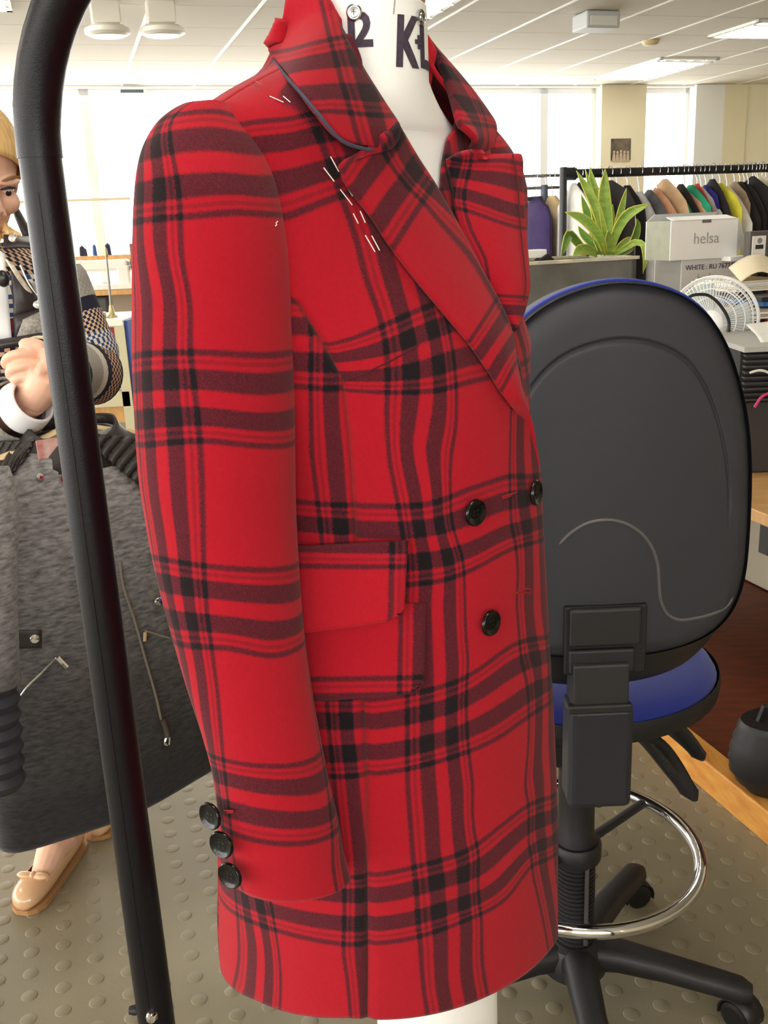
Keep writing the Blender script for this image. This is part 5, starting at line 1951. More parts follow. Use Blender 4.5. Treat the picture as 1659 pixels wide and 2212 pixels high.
# her left fist, fingers curled towards the picture's left
palm = at_y(92, 794, 1.578)
B.sphere(palm, (.030, .019, .034), 18, 12)
B.tube([wrL, palm], [.026, .026], 14)
for (a, b, c, d), Y0, r_ in ((((84, 764), (42, 764), (14, 776), (12, 794)), 1.550, .0078), (((86, 787), (48, 791), (22, 802), (24, 818)), 1.546, .0080), (((88, 809), (58, 813), (33, 820), (37, 834)), 1.548, .0076),
                             (((92, 828), (68, 832), (50, 838), (56, 848)), 1.554, .0068)):
    B.tube(polyline([at_y(*a, Y0 + .012), at_y(*b, Y0 - .006), at_y(*c, Y0), at_y(*d, Y0 + .018)], 12), [r_ * 1.08] * 3 + [r_] * 3 + [r_ * 1.06] * 2 + [r_ * .96] * 2 + [r_ * .9, r_ * .6], 12)
B.tube(polyline([at_y(102, 764, 1.565), at_y(86, 748, 1.556), at_y(58, 742, 1.556), at_y(44, 746, 1.558)], 10), [.0115, .0115, .011, .0105, .010, .010, .0098, .0095, .009, .006], 10)
# her right hand rises behind the post
ph_ = at_y(96, 830, 1.555)
B.tube([wrR, at_y(84, 846, 1.56), ph_, at_y(104, 806, 1.55)], [.027, .028, .031, .028], 16)
for k in range(4):
    x0 = 98 + k * 9
    B.tube(polyline([at_y(x0, 808 + k * 4, 1.548), at_y(x0 + 4, 784 + k * 4, 1.54), at_y(x0 + 2, 768 + k * 5, 1.548), at_y(x0 - 4, 772 + k * 5, 1.558)], 10), [.010] * 8 + [.009, .006], 8)
B.tube(polyline([at_y(90, 820, 1.545), at_y(88, 800, 1.535), at_y(92, 784, 1.54)], 8), [.011, .011, .0105, .010, .010, .0095, .009, .006], 8)
body_o = obj('body', B, M_SKIN, person)
rm = body_o.modifiers.new('remesh', 'REMESH')
rm.mode = 'VOXEL'
rm.voxel_size = .0028
rm.use_smooth_shade = True
sm_ = body_o.modifiers.new('smooth', 'SMOOTH')
sm_.iterations = 1
sm_.factor = .5
# face details
for s_ in (-1, 1):
    e_ = obj('eye', G().sphere(hp(.031 * s_, .0655, .004), (.0125, .010, .0105), 16, 12, [HS, HF, HU]), mat('eye_white', (232, 226, 220), .2), person)
    obj('iris', G().lathe(hp(.031 * s_, .0750, -.001), [(.0001, .0006), (.0052, .0)], 14, HF, cap=False), mat('iris_brown', (52, 40, 36), .2), e_)
    obj('eyelid', G().tube(polyline([hp(.018 * s_, .072, .004), hp(.031 * s_, .0772, .0095), hp(.044 * s_, .070, .006), hp(.050 * s_, .064, .003)], 10), [.0012, .002, .0025, .0025, .0025, .0025, .0022, .002, .0016, .001], 6), mat('lash_dark', (66, 46, 42), .6), e_)
    obj('eyebrow', G().tube(polyline([hp(.014 * s_, .085, .024), hp(.030 * s_, .084, .030), hp(.050 * s_, .070, .026)], 8), [.0015, .0026, .003, .003, .0028, .0024, .002, .001], 6), mat('brow_brown', (140, 104, 72), .8), person)
obj('lips', G().sphere(hp(0, .0815, -.0615), (.0205, .0075, .0085), 14, 10, [HS, HF, HU]), mat('lip_rose', (204, 128, 118), .4), person)
# hair: cap with strands and a tail over the shoulder
M_HAIR = mat('blonde_hair', (206, 160, 92), .5, var=.3, vscale=20, stretch=(8, 8, 1.2), col2=(232, 200, 140))
rows = []
for i in range(14):
    th = math.pi * .5 * (i / 13) * 1.32
    row = []
    for a in np.arange(40) * 2 * math.pi / 40:
        # the cap reaches the hairline in front and the nape behind
        lim = 1.0 if math.sin(a) < .2 else 1.0 - .42 * (math.sin(a) - .2) / .8
        tt = th * lim
        rr = 1 + .012 * math.sin(a * 17 + i)
        row.append(hp(.081 * math.sin(tt) * math.cos(a) * rr, -.014 + .100 * math.sin(tt) * math.sin(a) * rr, .032 + .096 * math.cos(tt)))
    rows.append(row)
obj('hair', G().grid(rows, closed_v=True), M_HAIR, person, solid=.004)
for k, (x0, y0, x1, y1) in enumerate(((-4, 430, 8, 500), (-10, 440, 20, 506), (2, 486, 30, 508), (-14, 450, 0, 520), (14, 497, 44, 506))):
    P = polyline([at_y(x0, y0, PYB - .04), at_y((x0 + x1) / 2 - 4, (y0 + y1) / 2 + 8, PYB - .08), at_y(x1, y1, PYB - .10)], 10)
    obj('hair_lock', G().tube(P, [.006, .010, .012, .013, .013, .012, .011, .009, .006, .002], 8), M_HAIR, person)


# --- knit jacket
def knit_material():
    m = bpy.data.materials.new('patterned_knit')
    m.use_nodes = True
    nt = m.node_tree
    b = nt.nodes['Principled BSDF']
    b.inputs['Roughness'].default_value = .95
    uv = nt.nodes.new('ShaderNodeUVMap')
    sx = nt.nodes.new('ShaderNodeSeparateXYZ')
    nt.links.new(uv.outputs[0], sx.inputs[0])

    def ramp(cols):
        fr_ = nt.nodes.new('ShaderNodeMath')
        fr_.operation = 'FRACT'
        nt.links.new(sx.outputs['Y'], fr_.inputs[0])
        r_ = nt.nodes.new('ShaderNodeValToRGB')
        r_.color_ramp.interpolation = 'CONSTANT'
        el = r_.color_ramp.elements
        while len(el) < len(cols):
            el.new(.5)
        for k, (p, c) in enumerate(cols):
            el[k].position = p
        for k, (p, c) in enumerate(cols):
            el[k].color = srgb(*c)
        nt.links.new(fr_.outputs[0], r_.inputs['Fac'])
        return r_.outputs['Color']
    NAVY, GREY, CREAM, RED, BLU = (30, 30, 52), (176, 172, 164), (232, 224, 208), (132, 34, 40), (52, 76, 130)
    A = ramp([(0, GREY), (.22, NAVY), (.30, NAVY), (.44, CREAM), (.50, BLU), (.62, RED), (.68, NAVY), (.74, NAVY), (.86, NAVY), (.92, CREAM)])
    Bc = ramp([(0, (160, 156, 150)), (.22, NAVY), (.30, (222, 190, 164)), (.44, BLU), (.50, CREAM), (.62, (104, 28, 34)), (.68, NAVY), (.74, (214, 170, 140)), (.86, NAVY), (.92, (206, 200, 188))])
    ck = nt.nodes.new('ShaderNodeTexChecker')
    ck.inputs['Scale'].default_value = 1.0
    mp = nt.nodes.new('ShaderNodeMapping')
    mp.inputs['Scale'].default_value = (64, 52, 1)
    nt.links.new(uv.outputs[0], mp.inputs['Vector'])
    nt.links.new(mp.outputs['Vector'], ck.inputs['Vector'])
    mx = nt.nodes.new('ShaderNodeMix')
    mx.data_type = 'RGBA'
    nt.links.new(ck.outputs['Fac'], mx.inputs[0])
    nt.links.new(A, mx.inputs[6])
    nt.links.new(Bc, mx.inputs[7])
    nt.links.new(mx.outputs[2], b.inputs['Base Color'])
    tc = nt.nodes.new('ShaderNodeTexCoord')
    no = nt.nodes.new('ShaderNodeTexNoise')
    no.inputs['Scale'].default_value = 300
    nt.links.new(tc.outputs['Object'], no.inputs['Vector'])
    bp = nt.nodes.new('ShaderNodeBump')
    bp.inputs['Strength'].default_value = .5
    bp.inputs['Distance'].default_value = .003
    nt.links.new(no.outputs['Fac'], bp.inputs['Height'])
    nt.links.new(bp.outputs['Normal'], b.inputs['Normal'])
    return m


M_KNIT = knit_material()
M_WOOLG = mat('speckled_grey_wool', (176, 172, 162), .95, var=.35, vscale=220, col2=(126, 122, 116), bump=.5, bscale=300)
M_LEATH = mat('black_leather', (46, 40, 42), .42, bump=.2, bscale=160)


def tube_uv(name, pts, rad, v0, v1, m_, parent, seg=28, cap=False, solid=.004, flat=1.0):
    g = G().tube(pts, rad, seg, cap=False, flat=flat)
    n = len(pts)
    uv = np.array([(j / seg, v0 + (v1 - v0) * i / (n - 1)) for i in range(n) for j in range(seg)])
    return obj(name, g, m_, parent, uv=uv, solid=solid, soff=1)


rows, uvs = [], []
zl = [(.92, .182, .135), (.97, .178, .130), (1.03, .165, .120), (1.09, .168, .122), (1.16, .182, .130), (1.22, .190, .125), (1.26, .188, .118), (1.295, .165, .105), (1.325, .12, .088), (1.345, .085, .078)]
fz = np.linspace(0, len(zl) - 1, 40)
for q in fz:
    z, a, b = [catmull(np.arange(len(zl)), [r_[k] for r_ in zl], q) for k in range(3)]
    x = np.radians(np.linspace(104, 436, 56))               # open at the centre front
    rows.append([pp_(a * math.cos(k), b * math.sin(k), z) for k in x])
    uvs += [(j / 55 * 1.6, (1.345 - z) * 2.6 + .30) for j in range(56)]
jk = obj('jacket', G().grid(rows), M_KNIT, person, uv=np.array(uvs), solid=.006, soff=1)
sp_ = polyline([shL + [-.02, 0, .01], shL * .6 + elL * .4, elL + [.012, 0, -.01]], 14)
tube_uv('jacket_sleeve', sp_, [.064, .066, .064, .061, .058, .056, .055, .054, .054, .055, .056, .056, .052, .042], .02, .66, M_KNIT, person)
sp_ = polyline([elL + [.014, .01, -.015], elL * .5 + wrL * .5, wrL * .85 + elL * .15], 12)
tube_uv('jacket_sleeve', sp_, [.046, .055, .055, .053, .051, .050, .049, .048, .047, .046, .045, .045], .66, 1.30, M_KNIT, person)
sp_ = polyline([shR + [.02, 0, .01], shR * .6 + elR * .4, elR], 12)
tube_uv('jacket_sleeve', sp_, .062, .02, .66, M_KNIT, person)
sp_ = polyline([elR, elR * .5 + wrR * .5, at_y(22, 885, 1.60)], 12)
tube_uv('jacket_sleeve', sp_, [.056] * 8 + [.052] * 4, .66, 1.0, M_WOOLG, person)


def ppatch(name, px, Y, m_, th=.004, n=8):
    """clothing panel through four picture corners (tl, tr, br, bl) at their distances"""
    P = [at_y(x, y, Yk) for (x, y), Yk in zip(px, Y)]
    rows = []
    for i in range(n):
        v = i / (n - 1)
        rows.append([(P[0] * (1 - u) + P[1] * u) * (1 - v) + (P[3] * (1 - u) + P[2] * u) * v - np.array([0, .010 * math.sin(math.pi * u) * math.sin(math.pi * v), 0]) for u in np.linspace(0, 1, n)])
    return obj(name, G().grid(rows), m_, person, solid=th, uv=np.array([(u * .5, .30 + .14 * v) for v in np.linspace(0, 1, n) for u in np.linspace(0, 1, n)]))


YJ = 1.715
ppatch('jacket_yoke', [(8, 506), (84, 512), (92, 536), (6, 534)], [YJ + .03, YJ + .05, YJ + .02, YJ], M_LEATH)
ppatch('leather_lapel', [(22, 572), (66, 610), (92, 668), (30, 690)], [YJ - .01, YJ, YJ, YJ - .02], M_LEATH)
ppatch('leather_lapel', [(28, 680), (90, 664), (96, 676), (30, 738)], [YJ - .02, YJ, YJ - .01, YJ - .02], M_LEATH)
ppatch('wool_panel', [(50, 690), (96, 668), (104, 722), (30, 744)], [YJ - .028, YJ - .012, YJ - .02, YJ - .03], M_WOOLG)
ppatch('belt_band', [(-20, 736), (104, 716), (106, 738), (-20, 758)], [YJ - .035, YJ - .03, YJ - .035, YJ - .04], M_LEATH)
ppatch('shirt_front', [(-30, 520), (10, 548), (26, 740), (-30, 742)], [YJ - .0, YJ - .005, YJ - .025, YJ - .03], mat('white_shirt', (238, 240, 244), .8))
ppatch('knit_trim', [(10, 560), (26, 566), (70, 632), (62, 640)], [YJ - .012, YJ - .012, YJ - .006, YJ - .008], mat('cream_trim', (222, 210, 190), .9, var=.3, vscale=120))
P = polyline([at_y(44, 572, YJ - .03), at_y(62, 612, YJ - .03), at_y(84, 642, YJ - .028)], 8)
obj('jacket_zip', G().tube(P, .0018, 6), M_STL2, person)
for x, y in ((27, 514), (80, 658)):
    obj('snap', G().lathe(at_y(x, y, YJ - .03), [(.0001, .003), (.006, .002), (.0072, 0), (.0072, -.002)], 14, (0, -1, .1), cap=False), M_CHROME, person)
obj('coat_toggle', G().sphere(at_y(6, 602, YJ - .05), (.011, .008, .014), 14, 10), mat('toggle_black', (30, 27, 28), .3), person)
cu = polyline([at_y(72, 866, 1.555), at_y(62, 874, 1.56), at_y(48, 882, 1.57)], 8)
tube_uv('shirt_cuff', cu, [.034, .036, .037, .038, .039, .040, .040, .041], 0, 1, mat('white_shirt', (238, 240, 244), .8), person)
cu = polyline([at_y(40, 886, 1.572), at_y(24, 893, 1.585), at_y(8, 902, 1.60)], 8)
tube_uv('sleeve_turn_up', cu, .047, 0, 1, M_WOOLG, person)
wc = at_y(84, 762, 1.56)
rows = []
for a in np.arange(28) * 2 * math.pi / 28:
    d_ = np.array([math.cos(a) * .030, math.sin(a) * .008, math.sin(a) * .024])
    rows.append([wc + d_ * (1 + .10 * math.cos(b)) + np.array([.3, .9, 0]) * .006 * math.sin(b) for b in np.arange(8) * 2 * math.pi / 8])
obj('bracelet', G().grid(rows, closed_u=True, closed_v=True), mat('pale_bangle', (226, 218, 196), .3), person)
obj('hood_edge', G().tube([at_y(24, 430, PYB + .02), at_y(40, 466, PYB + .01), at_y(62, 512, PYB)], [.006, .014, .018], 10, flat=.5), M_LEATH, person)
# skirt under the held coat
rows = []
for z, a, b in ((.90, .16, .115), (.80, .185, .13), (.68, .19, .135), (.55, .195, .14)):
    rows.append([pp_(a * math.cos(x), b * math.sin(x), z) for x in np.arange(32) * 2 * math.pi / 32])
obj('skirt', G().grid(rows, closed_v=True), mat('dark_skirt', (44, 42, 48), .9), person, solid=.004)
# ballet shoes
M_SHOE = mat('beige_patent', (214, 172, 132), .22, coat=.5)
M_SOLE = mat('tan_sole', (176, 132, 86), .6)


def shoe(ft, toe, ln=.225):
    toe = np.array([toe[0], toe[1], 0])
    toe /= np.linalg.norm(toe)
    sd_ = np.array([-toe[1], toe[0], 0])
    rt = thing_part = None
    rows, rs = [], []
    for s_, w, h in ((-.62, .014, .050), (-.56, .026, .052), (-.35, .030, .050), (-.10, .032, .044), (.12, .037, .043), (.28, .036, .040), (.36, .026, .032), (.405, .010, .020)):
        c = np.array([ft[0], ft[1], 0]) + toe * s_ * ln
        rows.append([c + sd_ * w * math.cos(a) * (1.0 if math.sin(a) < 0 else .96) + np.array([0, 0, .012 + h * .5 + h * .5 * math.sin(a)]) for a in np.arange(20) * 2 * math.pi / 20])
        rs.append([c + sd_ * (w + .003) * k + np.array([0, 0, z]) for k, z in ((-1, .001), (1, .001), (1, .012), (-1, .012))])
    g = G()
    for a in range(len(rows) - 1):
        pass
    g.grid(rows, closed_v=True)
    nf_ = len(g.f)
    # the throat of the shoe is open: drop the upper faces behind the vamp
    g.f = [f for k, f in enumerate(g.f) if not (k // 20 in (1, 2, 3) and 2 <= k % 20 <= 7)]
    nv_ = len(g.v)
    g.f.append(tuple(range(nv_ - 20, nv_))[::-1])
    g.f.append(tuple(range(20)))
    sh_ = obj('shoe', g, M_SHOE, person, solid=.003, sub=1, angle=0)
    gs = G().grid(rs, closed_v=True)
    gs.f.append((0, 1, 2, 3))
    n_ = len(gs.v)
    gs.f.append((n_ - 1, n_ - 2, n_ - 3, n_ - 4))
    obj('sole', gs, M_SOLE, sh_, smooth=False)
    c = np.array([ft[0], ft[1], .058]) + toe * .17 * ln
    gb_ = G()
    for k in (-1, 1):
        gb_.sphere(c + sd_ * .018 * k - [0, 0, .002], (.020, .010, .007), 14, 8, [sd_, toe, np.array([0, 0, 1.0])])
    gb_.sphere(c, (.007, .009, .007), 10, 8, [sd_, toe, np.array([0, 0, 1.0])])
    obj('bow', gb_, M_SHOE, sh_)


shoe(at_z(101, 1912, 0), (-.20, -1), .245)
shoe(at_z(228, 1768, 0), (.05, -1))

# ------------------------------------------------------------------ grey coat on its hanger
GL, GRt = at_z(30, 1836, .33), at_z(440, 1668, .33)
GE = (GRt - GL)
GE[2] = 0
GE /= np.linalg.norm(GE)
GN = np.array([GE[1], -GE[0], 0])                           # towards the viewer
GC = GL + GE * .205
GC[2] = 0
_gz = [.362, .44, .55, .70, .82, .90, .955, .985, 1.01, 1.03, 1.045]
_ga = [.243, .238, .228, .215, .205, .200, .190, .165, .125, .085, .068]
_gb = [.085, .085, .082, .080, .078, .075, .070, .062, .052, .045, .042]


def gcoat(phi, z, off=0.0):
    a = catmull(_gz, _ga, z) + off
    b = catmull(_gz, _gb, z) + off
    s_, c_ = np.sin(phi), np.cos(phi)
    wv = 1 + .05 * np.sin(phi * 5 + z * 6) * np.clip((.9 - z) / .4, 0, 1)
    x, y = a * s_, b * np.sign(c_) * np.abs(c_) ** .8 * wv
    sway = (1.0 - z) * .02
    return np.stack([GC[0] + GE[0] * (x + sway) + GN[0] * y, GC[1] + GE[1] * (x + sway) + GN[1] * y, z + 0 * x + .018 * np.sin(phi) * np.clip((.6 - z) / .3, 0, 1)], -1)


def tweed():
    m = bpy.data.materials.new('ombre_mohair')
    m.use_nodes = True
    nt = m.node_tree
    b = nt.nodes['Principled BSDF']
    b.inputs['Roughness'].default_value = 1.0
    b.inputs['Sheen Weight'].default_value = .15
    tc = nt.nodes.new('ShaderNodeTexCoord')
    sx = nt.nodes.new('ShaderNodeSeparateXYZ')
    nt.links.new(tc.outputs['Object'], sx.inputs[0])
    mp = nt.nodes.new('ShaderNodeMapping')
    mp.inputs['Scale'].default_value = (60, 60, 190)
    nt.links.new(tc.outputs['Object'], mp.inputs['Vector'])
    no = nt.nodes.new('ShaderNodeTexNoise')
    no.inputs['Scale'].default_value = 1.0
    no.inputs['Detail'].default_value = 5
    nt.links.new(mp.outputs['Vector'], no.inputs['Vector'])
    rp = nt.nodes.new('ShaderNodeValToRGB')                  # dark dyed hem to grey top
    el = rp.color_ramp.elements
    el.new(.5)
    mr = nt.nodes.new('ShaderNodeMapRange')
    mr.inputs['From Min'].default_value = .42
    mr.inputs['From Max'].default_value = .95
    nt.links.new(sx.outputs['Z'], mr.inputs['Value'])
    el[0].position, el[1].position, el[2].position = 0, .35, 1
    el[0].color, el[1].color, el[2].color = srgb(30, 28, 30), srgb(66, 64, 64), srgb(138, 137, 138)
    nt.links.new(mr.outputs['Result'], rp.inputs['Fac'])
    m2 = nt.nodes.new('ShaderNodeMapRange')
    m2.inputs['From Min'].default_value = .3
    m2.inputs['From Max'].default_value = .7
    m2.inputs['To Min'].default_value = .45
    m2.inputs['To Max'].default_value = 1.5
    nt.links.new(no.outputs['Fac'], m2.inputs['Value'])
    vm = nt.nodes.new('ShaderNodeVectorMath')
    vm.operation = 'SCALE'
    nt.links.new(rp.outputs['Color'], vm.inputs[0])
    nt.links.new(m2.outputs['Result'], vm.inputs['Scale'])
    nt.links.new(vm.outputs[0], b.inputs['Base Color'])
    bp = nt.nodes.new('ShaderNodeBump')
    bp.inputs['Strength'].default_value = .5
    bp.inputs['Distance'].default_value = .003
    nt.links.new(no.outputs['Fac'], bp.inputs['Height'])
    nt.links.new(bp.outputs['Normal'], b.inputs['Normal'])
    return m


M_TWEED = tweed()
M_NYL = mat('black_quilted_leather', (50, 45, 44), .5, bump=.25, bscale=120)
gc = thing('grey_coat', 'grey shaggy coat with black quilted shoulders hanging left of the plaid coat', 'coat', (GC[0], GC[1], .33))
zs = np.linspace(.362, 1.045, 80)
ph = np.radians(np.arange(0, 360, 5.0))
gp = gcoat(ph[None] + 0 * zs[:, None], zs[:, None] + 0 * ph[None])
g = G().grid(gp, closed_v=True)
# phi runs anticlockwise or clockwise depending on the frame: orient outwards
GREY = BVHTree.FromPolygons(g.v, g.f)
flipq = np.dot(np.cross(gp[1, 0] - gp[0, 0], gp[0, 1] - gp[0, 0]), GN) < 0
g = G().grid(gp, closed_v=True, flip=bool(flipq))
obj('coat_body', g, M_TWEED, gc, solid=.005)


def gpatch(name, px, lift, m_, n=10, m=10, quilt=0, thick=.004):
    tl, tr, br, bl = [np.array(c, float) for c in px]
    rows = []
    last = None
    for i in range(n):
        v = i / (n - 1)
        row = []
        for j in range(m):
            u = j / (m - 1)
            q = tl * (1 - u) * (1 - v) + tr * u * (1 - v) + br * u * v + bl * (1 - u) * v
            p, nn = hit(*q, GREY)
            if p is None:
                t_ = proj(last)[2] if last is not None else proj(GC + [0, 0, .9])[2]
                p = at_t(*q, t_)
                nn = GN
            last = p
            qq = quilt * abs(math.sin((u * 1.4 + v * .9) * 4.0 * math.pi)) ** .5 if quilt else 0
            row.append(p + nn * (lift + qq))
        rows.append(row)
    return obj(name, G().grid(rows), m_, gc, solid=thick)


gpatch('quilted_shoulder', [(160, 928), (306, 958), (312, 1062), (222, 990)], .003, M_NYL, 40, 40, .009)
gpatch('quilted_shoulder', [(-20, 940), (84, 945), (60, 990), (-20, 1080)], .003, M_NYL, 30, 30, .007)
# stand collar
rows = []
for z, o_ in ((1.015, .012), (1.035, .012), (1.05, .010), (1.062, .006)):
    rows.append([gcoat(np.array(a), np.array(min(z, 1.045)), o_) + np.array([0, 0, z - min(z, 1.045) - .028 * max(0, math.cos(a))]) for a in np.radians(np.arange(0, 361, 8))])
obj('collar', G().grid(rows, flip=bool(flipq)), M_NYL, gc, solid=.006)
obj('lining', G().grid([[gcoat(np.array(a), np.array(z), -.006) for a in np.radians(np.arange(90, 271, 10))] for z in (.98, 1.0, 1.02, 1.045)]), mat('coat_lining', (92, 84, 82), .5), gc)
lb = at_y(112, 962, proj(GC + [0, 0, 1])[2] * .96 + .06)
p, n_ = hit(112, 966, GREY)
obj('neck_label', G().box(p + GN * .004, (.050, .003, .030), [GE, GN, np.array([0, 0, 1.0])]), mat('label_cloth', (226, 206, 196), .7, var=.5, vscale=40, col2=(190, 84, 78)), gc, smooth=False)
# sleeve hanging at the near side with a ribbed cuff
sp_ = polyline([at_y(-60, 1010, 1.36), at_y(-45, 1250, 1.33), at_y(-25, 1480, 1.31)], 14)
obj('coat_sleeve', G().tube(sp_, [.050, .058, .060, .060, .058, .056, .054, .052, .050, .049, .048, .047, .046, .046], 24, cap=False), M_TWEED, gc, solid=.004)
sp_ = polyline([at_y(-26, 1470, 1.31), at_y(-8, 1700, 1.295)], 28)
obj('ribbed_cuff', G().tube(sp_, [.041 + .003 * math.sin(k * math.pi * .5) for k in range(28)], 22, cap=False), mat('ribbed_black', (44, 46, 54), .5), gc, solid=.004)
sp_ = polyline([at_y(290, 1010, 1.66), at_y(330, 1250, 1.66), at_y(350, 1480, 1.66)], 12)
obj('coat_sleeve', G().tube(sp_, .05, 20, cap=False), M_TWEED, gc, solid=.004)
for x, y, r_ in ((75, 1378, .0085), (340, 1298, .0085), (86, 1030, .0065), (135, 1036, .0055)):
    p, n_ = hit(x, y, GREY)
    obj('snap', G().lathe(p + n_ * .004, [(.0001, .003), (r_ * .8, .0025), (r_, .0005), (r_, -.003)], 16, n_, cap=False), M_CHROME, gc)
gpatch('pocket_tab', [(28, 1362), (90, 1360), (90, 1398), (30, 1400)], .004, M_NYL, 6, 6)


def gline(name, px, r_, m_, lift=.006):
    P = []
    for x, y in px:
        p, n_ = hit(x, y, GREY)
        P.append(p + n_ * lift)
    return obj(name, G().tube(polyline(P, 20), r_, 6), m_, gc)


gline('zip', [(40, 1508), (60, 1480), (90, 1450), (120, 1418)], .0018, M_STL2)
gline('zip_pull', [(122, 1416), (132, 1428), (142, 1438)], .0042, M_CHROME, .008)
gline('zip', [(308, 1360), (330, 1366), (362, 1376)], .0018, M_STL2)
gline('zip_pull', [(308, 1362), (307, 1382)], .0035, M_CHROME, .008)
gline('drawcord', [(256, 1212), (262, 1260), (285, 1330), (310, 1420), (335, 1510), (344, 1552)], .0022, mat('grey_cord', (120, 112, 100), .6))
gline('cord_lock', [(343, 1552), (350, 1572), (354, 1590)], .006, mat('antique_metal', (120, 114, 104), .3, .9), .010)
gline('cord_lock', [(352, 1586), (348, 1602), (356, 1604), (358, 1588)], .0025, M_CHROME, .012)
# wooden hanger
t = thing('coat_hanger', 'pale wooden coat hanger inside the grey coat', 'hanger', GC + [0, 0, 1.03])
hz = 1.040
P = polyline([GC + GE * s_ + np.array([0, 0, hz + .012 - abs(s_) * .28]) - GN * .0 for s_ in np.linspace(-.21, .21, 9)], 21)
obj('arms', G().tube(P, .0105, 10, flat=.7), mat('pale_beech', (222, 196, 150), .45), t)
c = GC + np.array([0, 0, hz + .012])
hk = [c, c + [0, 0, .05]] + [c + np.array([0, 0, .075]) + GE * .025 * math.cos(a) + np.array([0, 0, .025 * math.sin(a)]) for a in np.linspace(math.pi * 1.4, -.3, 9)]
obj('hook', G().tube(polyline(hk, 24), .0022, 8), M_CHROME, t)

# ------------------------------------------------------------------ sewing corner between the post and the sleeve
M_OAK = mat('oak_board', (206, 156, 92), .5, var=.15, vscale=12, stretch=(4, 1, 1))
YS = 8.25
t0_, t1_ = at_y(140, 556, YS), at_y(330, 576, YS)
t = thing('sewing_bench', 'wooden back shelf and table of the sewing station behind the person', 'bench', (-2.6, YS, 0))
zt, zb = t0_[2], t1_[2]
xc, wd_ = (t0_[0] + t1_[0]) / 2, abs(t1_[0] - t0_[0]) + .5
obj('back_shelf', G().box((xc, YS + .15, (zt + zb) / 2), (wd_, .16, zt - zb)), M_OAK, t, smooth=False, bevel=.003)
ztab = at_y(250, 626, YS - .5)[2]
obj('table_top', G().box((xc, YS - .15, ztab - .02), (wd_, .72, .04)), M_OAK, t, smooth=False, bevel=.004)
for s_ in (-1, 1):
    obj('leg', G().box((xc + s_ * (wd_ / 2 - .08), YS - .1, (ztab - .04) / 2), (.05, .05, ztab - .04)), mat('bench_leg_cream', (198, 190, 160), .5), t, smooth=False)
    obj('shelf_post', G().box((xc + s_ * (wd_ / 2 - .1), YS + .18, (ztab + zb) / 2), (.04, .04, zb - ztab)), M_OAK, t, smooth=False)
obj('modesty_panel', G().box((xc, YS + .14, ztab - .32), (wd_ - .1, .02, .5)), mat('beige_panel', (186, 172, 150), .7), t, smooth=False)
for k, (x, h, lab) in enumerate(((179, 22, 'black thread cone next to the garment rail post'), (184, 17, 'shorter dark thread cone beside the leftmost one'), (206, 24, 'slim blue thread cone in the middle of the shelf'), (235, 25, 'navy thread cone on the shelf nearest the plaid sleeve'))):
    p = at_y(x, 553, YS + .1)
    p[2] = zt
    hh = h * proj(p)[2] / FPX
    t2 = thing('thread_cone', lab, 'thread cone', p, 'thread cones on the sewing shelf')
    rr = (.026, .022, .018, .026)[k]
    mt = mat('thread_%d' % k, ((40, 42, 56), (52, 52, 66), (54, 84, 150), (36, 40, 74))[k], .8)
    obj('thread', G().lathe(p, [(rr, .002), (rr * .95, hh * .25), (rr * .8, hh * .8), (rr * .6, hh * .92)], 16), mt, t2)
    obj('spool', G().lathe(p, [(rr * 1.05, 0), (rr * 1.05, .004), (rr * .45, .006), (rr * .42, hh), (rr * .3, hh * 1.04)], 14), mat('spool_grey', (150, 150, 156), .5), t2)
# sewing machine
pm = at_y(226, 622, YS - .45)
t = thing('sewing_machine', 'white industrial sewing machine on the wooden table', 'sewing machine', (pm[0], pm[1], ztab))
M_SEW = mat('machine_cream', (240, 236, 224), .35)
mx0 = pm[0]
obj('bed', G().box((mx0, pm[1] + .05, ztab + .02), (.46, .18, .038)), M_SEW, t, smooth=False, bevel=.006)
obj('arm', G().box((mx0 - .02, pm[1] + .05, ztab + .185), (.44, .11, .085)), M_SEW, t, smooth=False, bevel=.02)
obj('column', G().box((mx0 + .16, pm[1] + .05, ztab + .10), (.10, .12, .16)), M_SEW, t, smooth=False, bevel=.015)
obj('head', G().box((mx0 - .19, pm[1] + .05, ztab + .15), (.07, .11, .16)), M_SEW, t, smooth=False, bevel=.012)
obj('needle_bar', G().tube([(mx0 - .19, pm[1] + .03, ztab + .04), (mx0 - .19, pm[1] + .03, ztab + .08)], .004, 8), M_CHROME, t)
obj('hand_wheel', G().lathe((mx0 + .22, pm[1] + .05, ztab + .185), [(.03, 0), (.055, .004), (.055, .022), (.03, .026)], 24, (1, 0, 0)), mat('wheel_dark', (60, 58, 58), .4), t)
obj('motor', G().box((mx0 - .06, pm[1] + .08, ztab - .12), (.14, .16, .14)), mat('motor_dark', (70, 66, 66), .5), t, smooth=False, bevel=.02)
# small white work table with blue side panel
YW = 6.2
a_, b_ = at_y(200, 704, YW - .3), at_y(268, 704, YW - .3)
zw = a_[2] + .012
t = thing('blue_side_table', 'white-topped side table with a blue edge panel and red back left of the plaid sleeve', 'table', ((a_[0] + b_[0]) / 2, YW, 0))
xw0, xw1 = a_[0] - .35, b_[0]
obj('table_top', G().box(((xw0 + xw1) / 2, YW, zw), (xw1 - xw0, .62, .04)), mat('white_laminate', (244, 240, 226), .4), t, smooth=False, bevel=.004)
M_LEGC = mat('cream_steel', (206, 198, 160), .5)
for x_ in (xw0 + .03, xw1 - .03):
    for y_ in (YW - .28, YW + .28):
        obj('leg', G().box((x_, y_, zw / 2), (.06, .05, zw - .03)), M_LEGC, t, smooth=False)
obj('blue_panel', G().box((xw1 + .010, YW + .02, zw - .33), (.018, .62, .68)), mat('cobalt_panel', (36, 72, 160), .5), t, smooth=False)
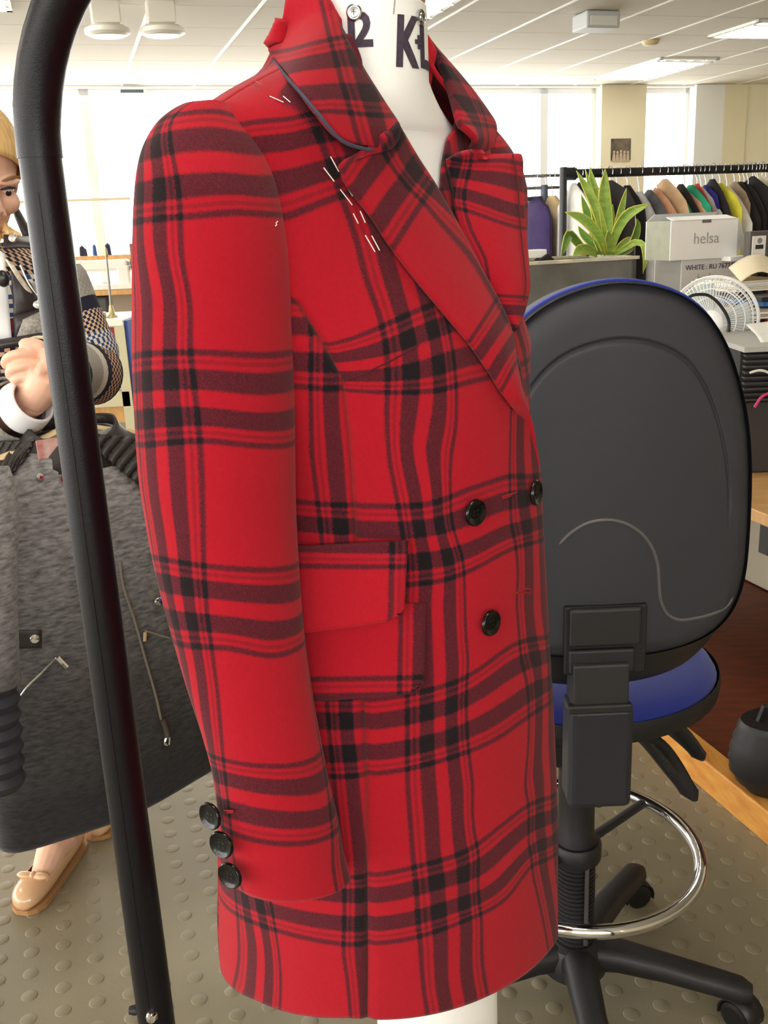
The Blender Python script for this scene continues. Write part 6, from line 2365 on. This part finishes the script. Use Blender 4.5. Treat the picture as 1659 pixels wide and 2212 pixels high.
obj('red_panel', G().box(((xw0 + xw1) / 2, YW - .20, zw - .205), (xw1 - xw0 - .08, .012, .34)), mat('red_panel', (166, 38, 34), .5), t, smooth=False)
obj('blue_rail', G().box(((xw0 + xw1) / 2, YW - .22, zw - .38), (xw1 - xw0 - .08, .012, .05)), mat('cobalt_panel', (36, 72, 160), .5), t, smooth=False)
obj('cross_rail', G().box(((xw0 + xw1) / 2, YW - .28, zw - .46), (xw1 - xw0 - .03, .05, .09)), M_LEGC, t, smooth=False)
obj('drawer_front', G().box(((xw0 + xw1) / 2, YW - .24, zw - .565), (xw1 - xw0 - .08, .02, .10)), M_OAK, t, smooth=False)
pr0 = at_y(243, 690, YW - .14)
pr0[2] = zw + .02
pr1 = at_y(229, 545, YW - .14)
t = thing('thread_stand', 'thin metal rod stand with a cone base on the white side table', 'stand', pr0)
obj('base', G().lathe(pr0, [(.040, 0), (.038, .006), (.020, .020), (.013, .060), (.010, .075)], 20), mat('brass_base', (196, 180, 130), .4, .4), t)
obj('rod', G().tube([pr0 + [0, 0, .06], pr0 * .45 + pr1 * .55, pr1], [.008, .007, .006], 8), mat('rod_grey', (150, 146, 136), .4, .5), t)
obj('finial', G().lathe(pr1, [(.006, -.03), (.012, -.015), (.008, .015), (.001, .03)], 12), mat('brass_base', (196, 180, 130), .4, .4), t)
p = at_y(214, 690, YW - .22)
t = thing('presser_clamp', 'small chrome clamp at the corner of the white side table', 'clamp', (p[0], p[1], zw + .02))
obj('knob', G().sphere((p[0] - .02, p[1] + .02, zw + .045), .025, 14, 10), M_CHROME, t)
obj('block', G().box((p[0] + .012, p[1] + .02, zw + .04), (.05, .04, .04)), M_STL2, t, smooth=False, bevel=.004)
pc_ = at_y(285, 526, 7.4)
t = thing('wooden_chair_back', 'small reddish wooden rail end beside the plaid sleeve', 'chair', (pc_[0], pc_[1], 0))
obj('back_post', G().box((pc_[0], pc_[1], pc_[2] / 2), (.035, .035, pc_[2])), mat('reddish_wood', (150, 92, 74), .5), t, smooth=False, bevel=.004)
obj('back_rail', G().box((pc_[0] + .12, pc_[1], pc_[2] - .05), (.22, .025, .07)), mat('reddish_wood', (150, 92, 74), .5), t, smooth=False, bevel=.004)
obj('back_post', G().box((pc_[0] + .24, pc_[1], pc_[2] / 2), (.035, .035, pc_[2])), mat('reddish_wood', (150, 92, 74), .5), t, smooth=False, bevel=.004)
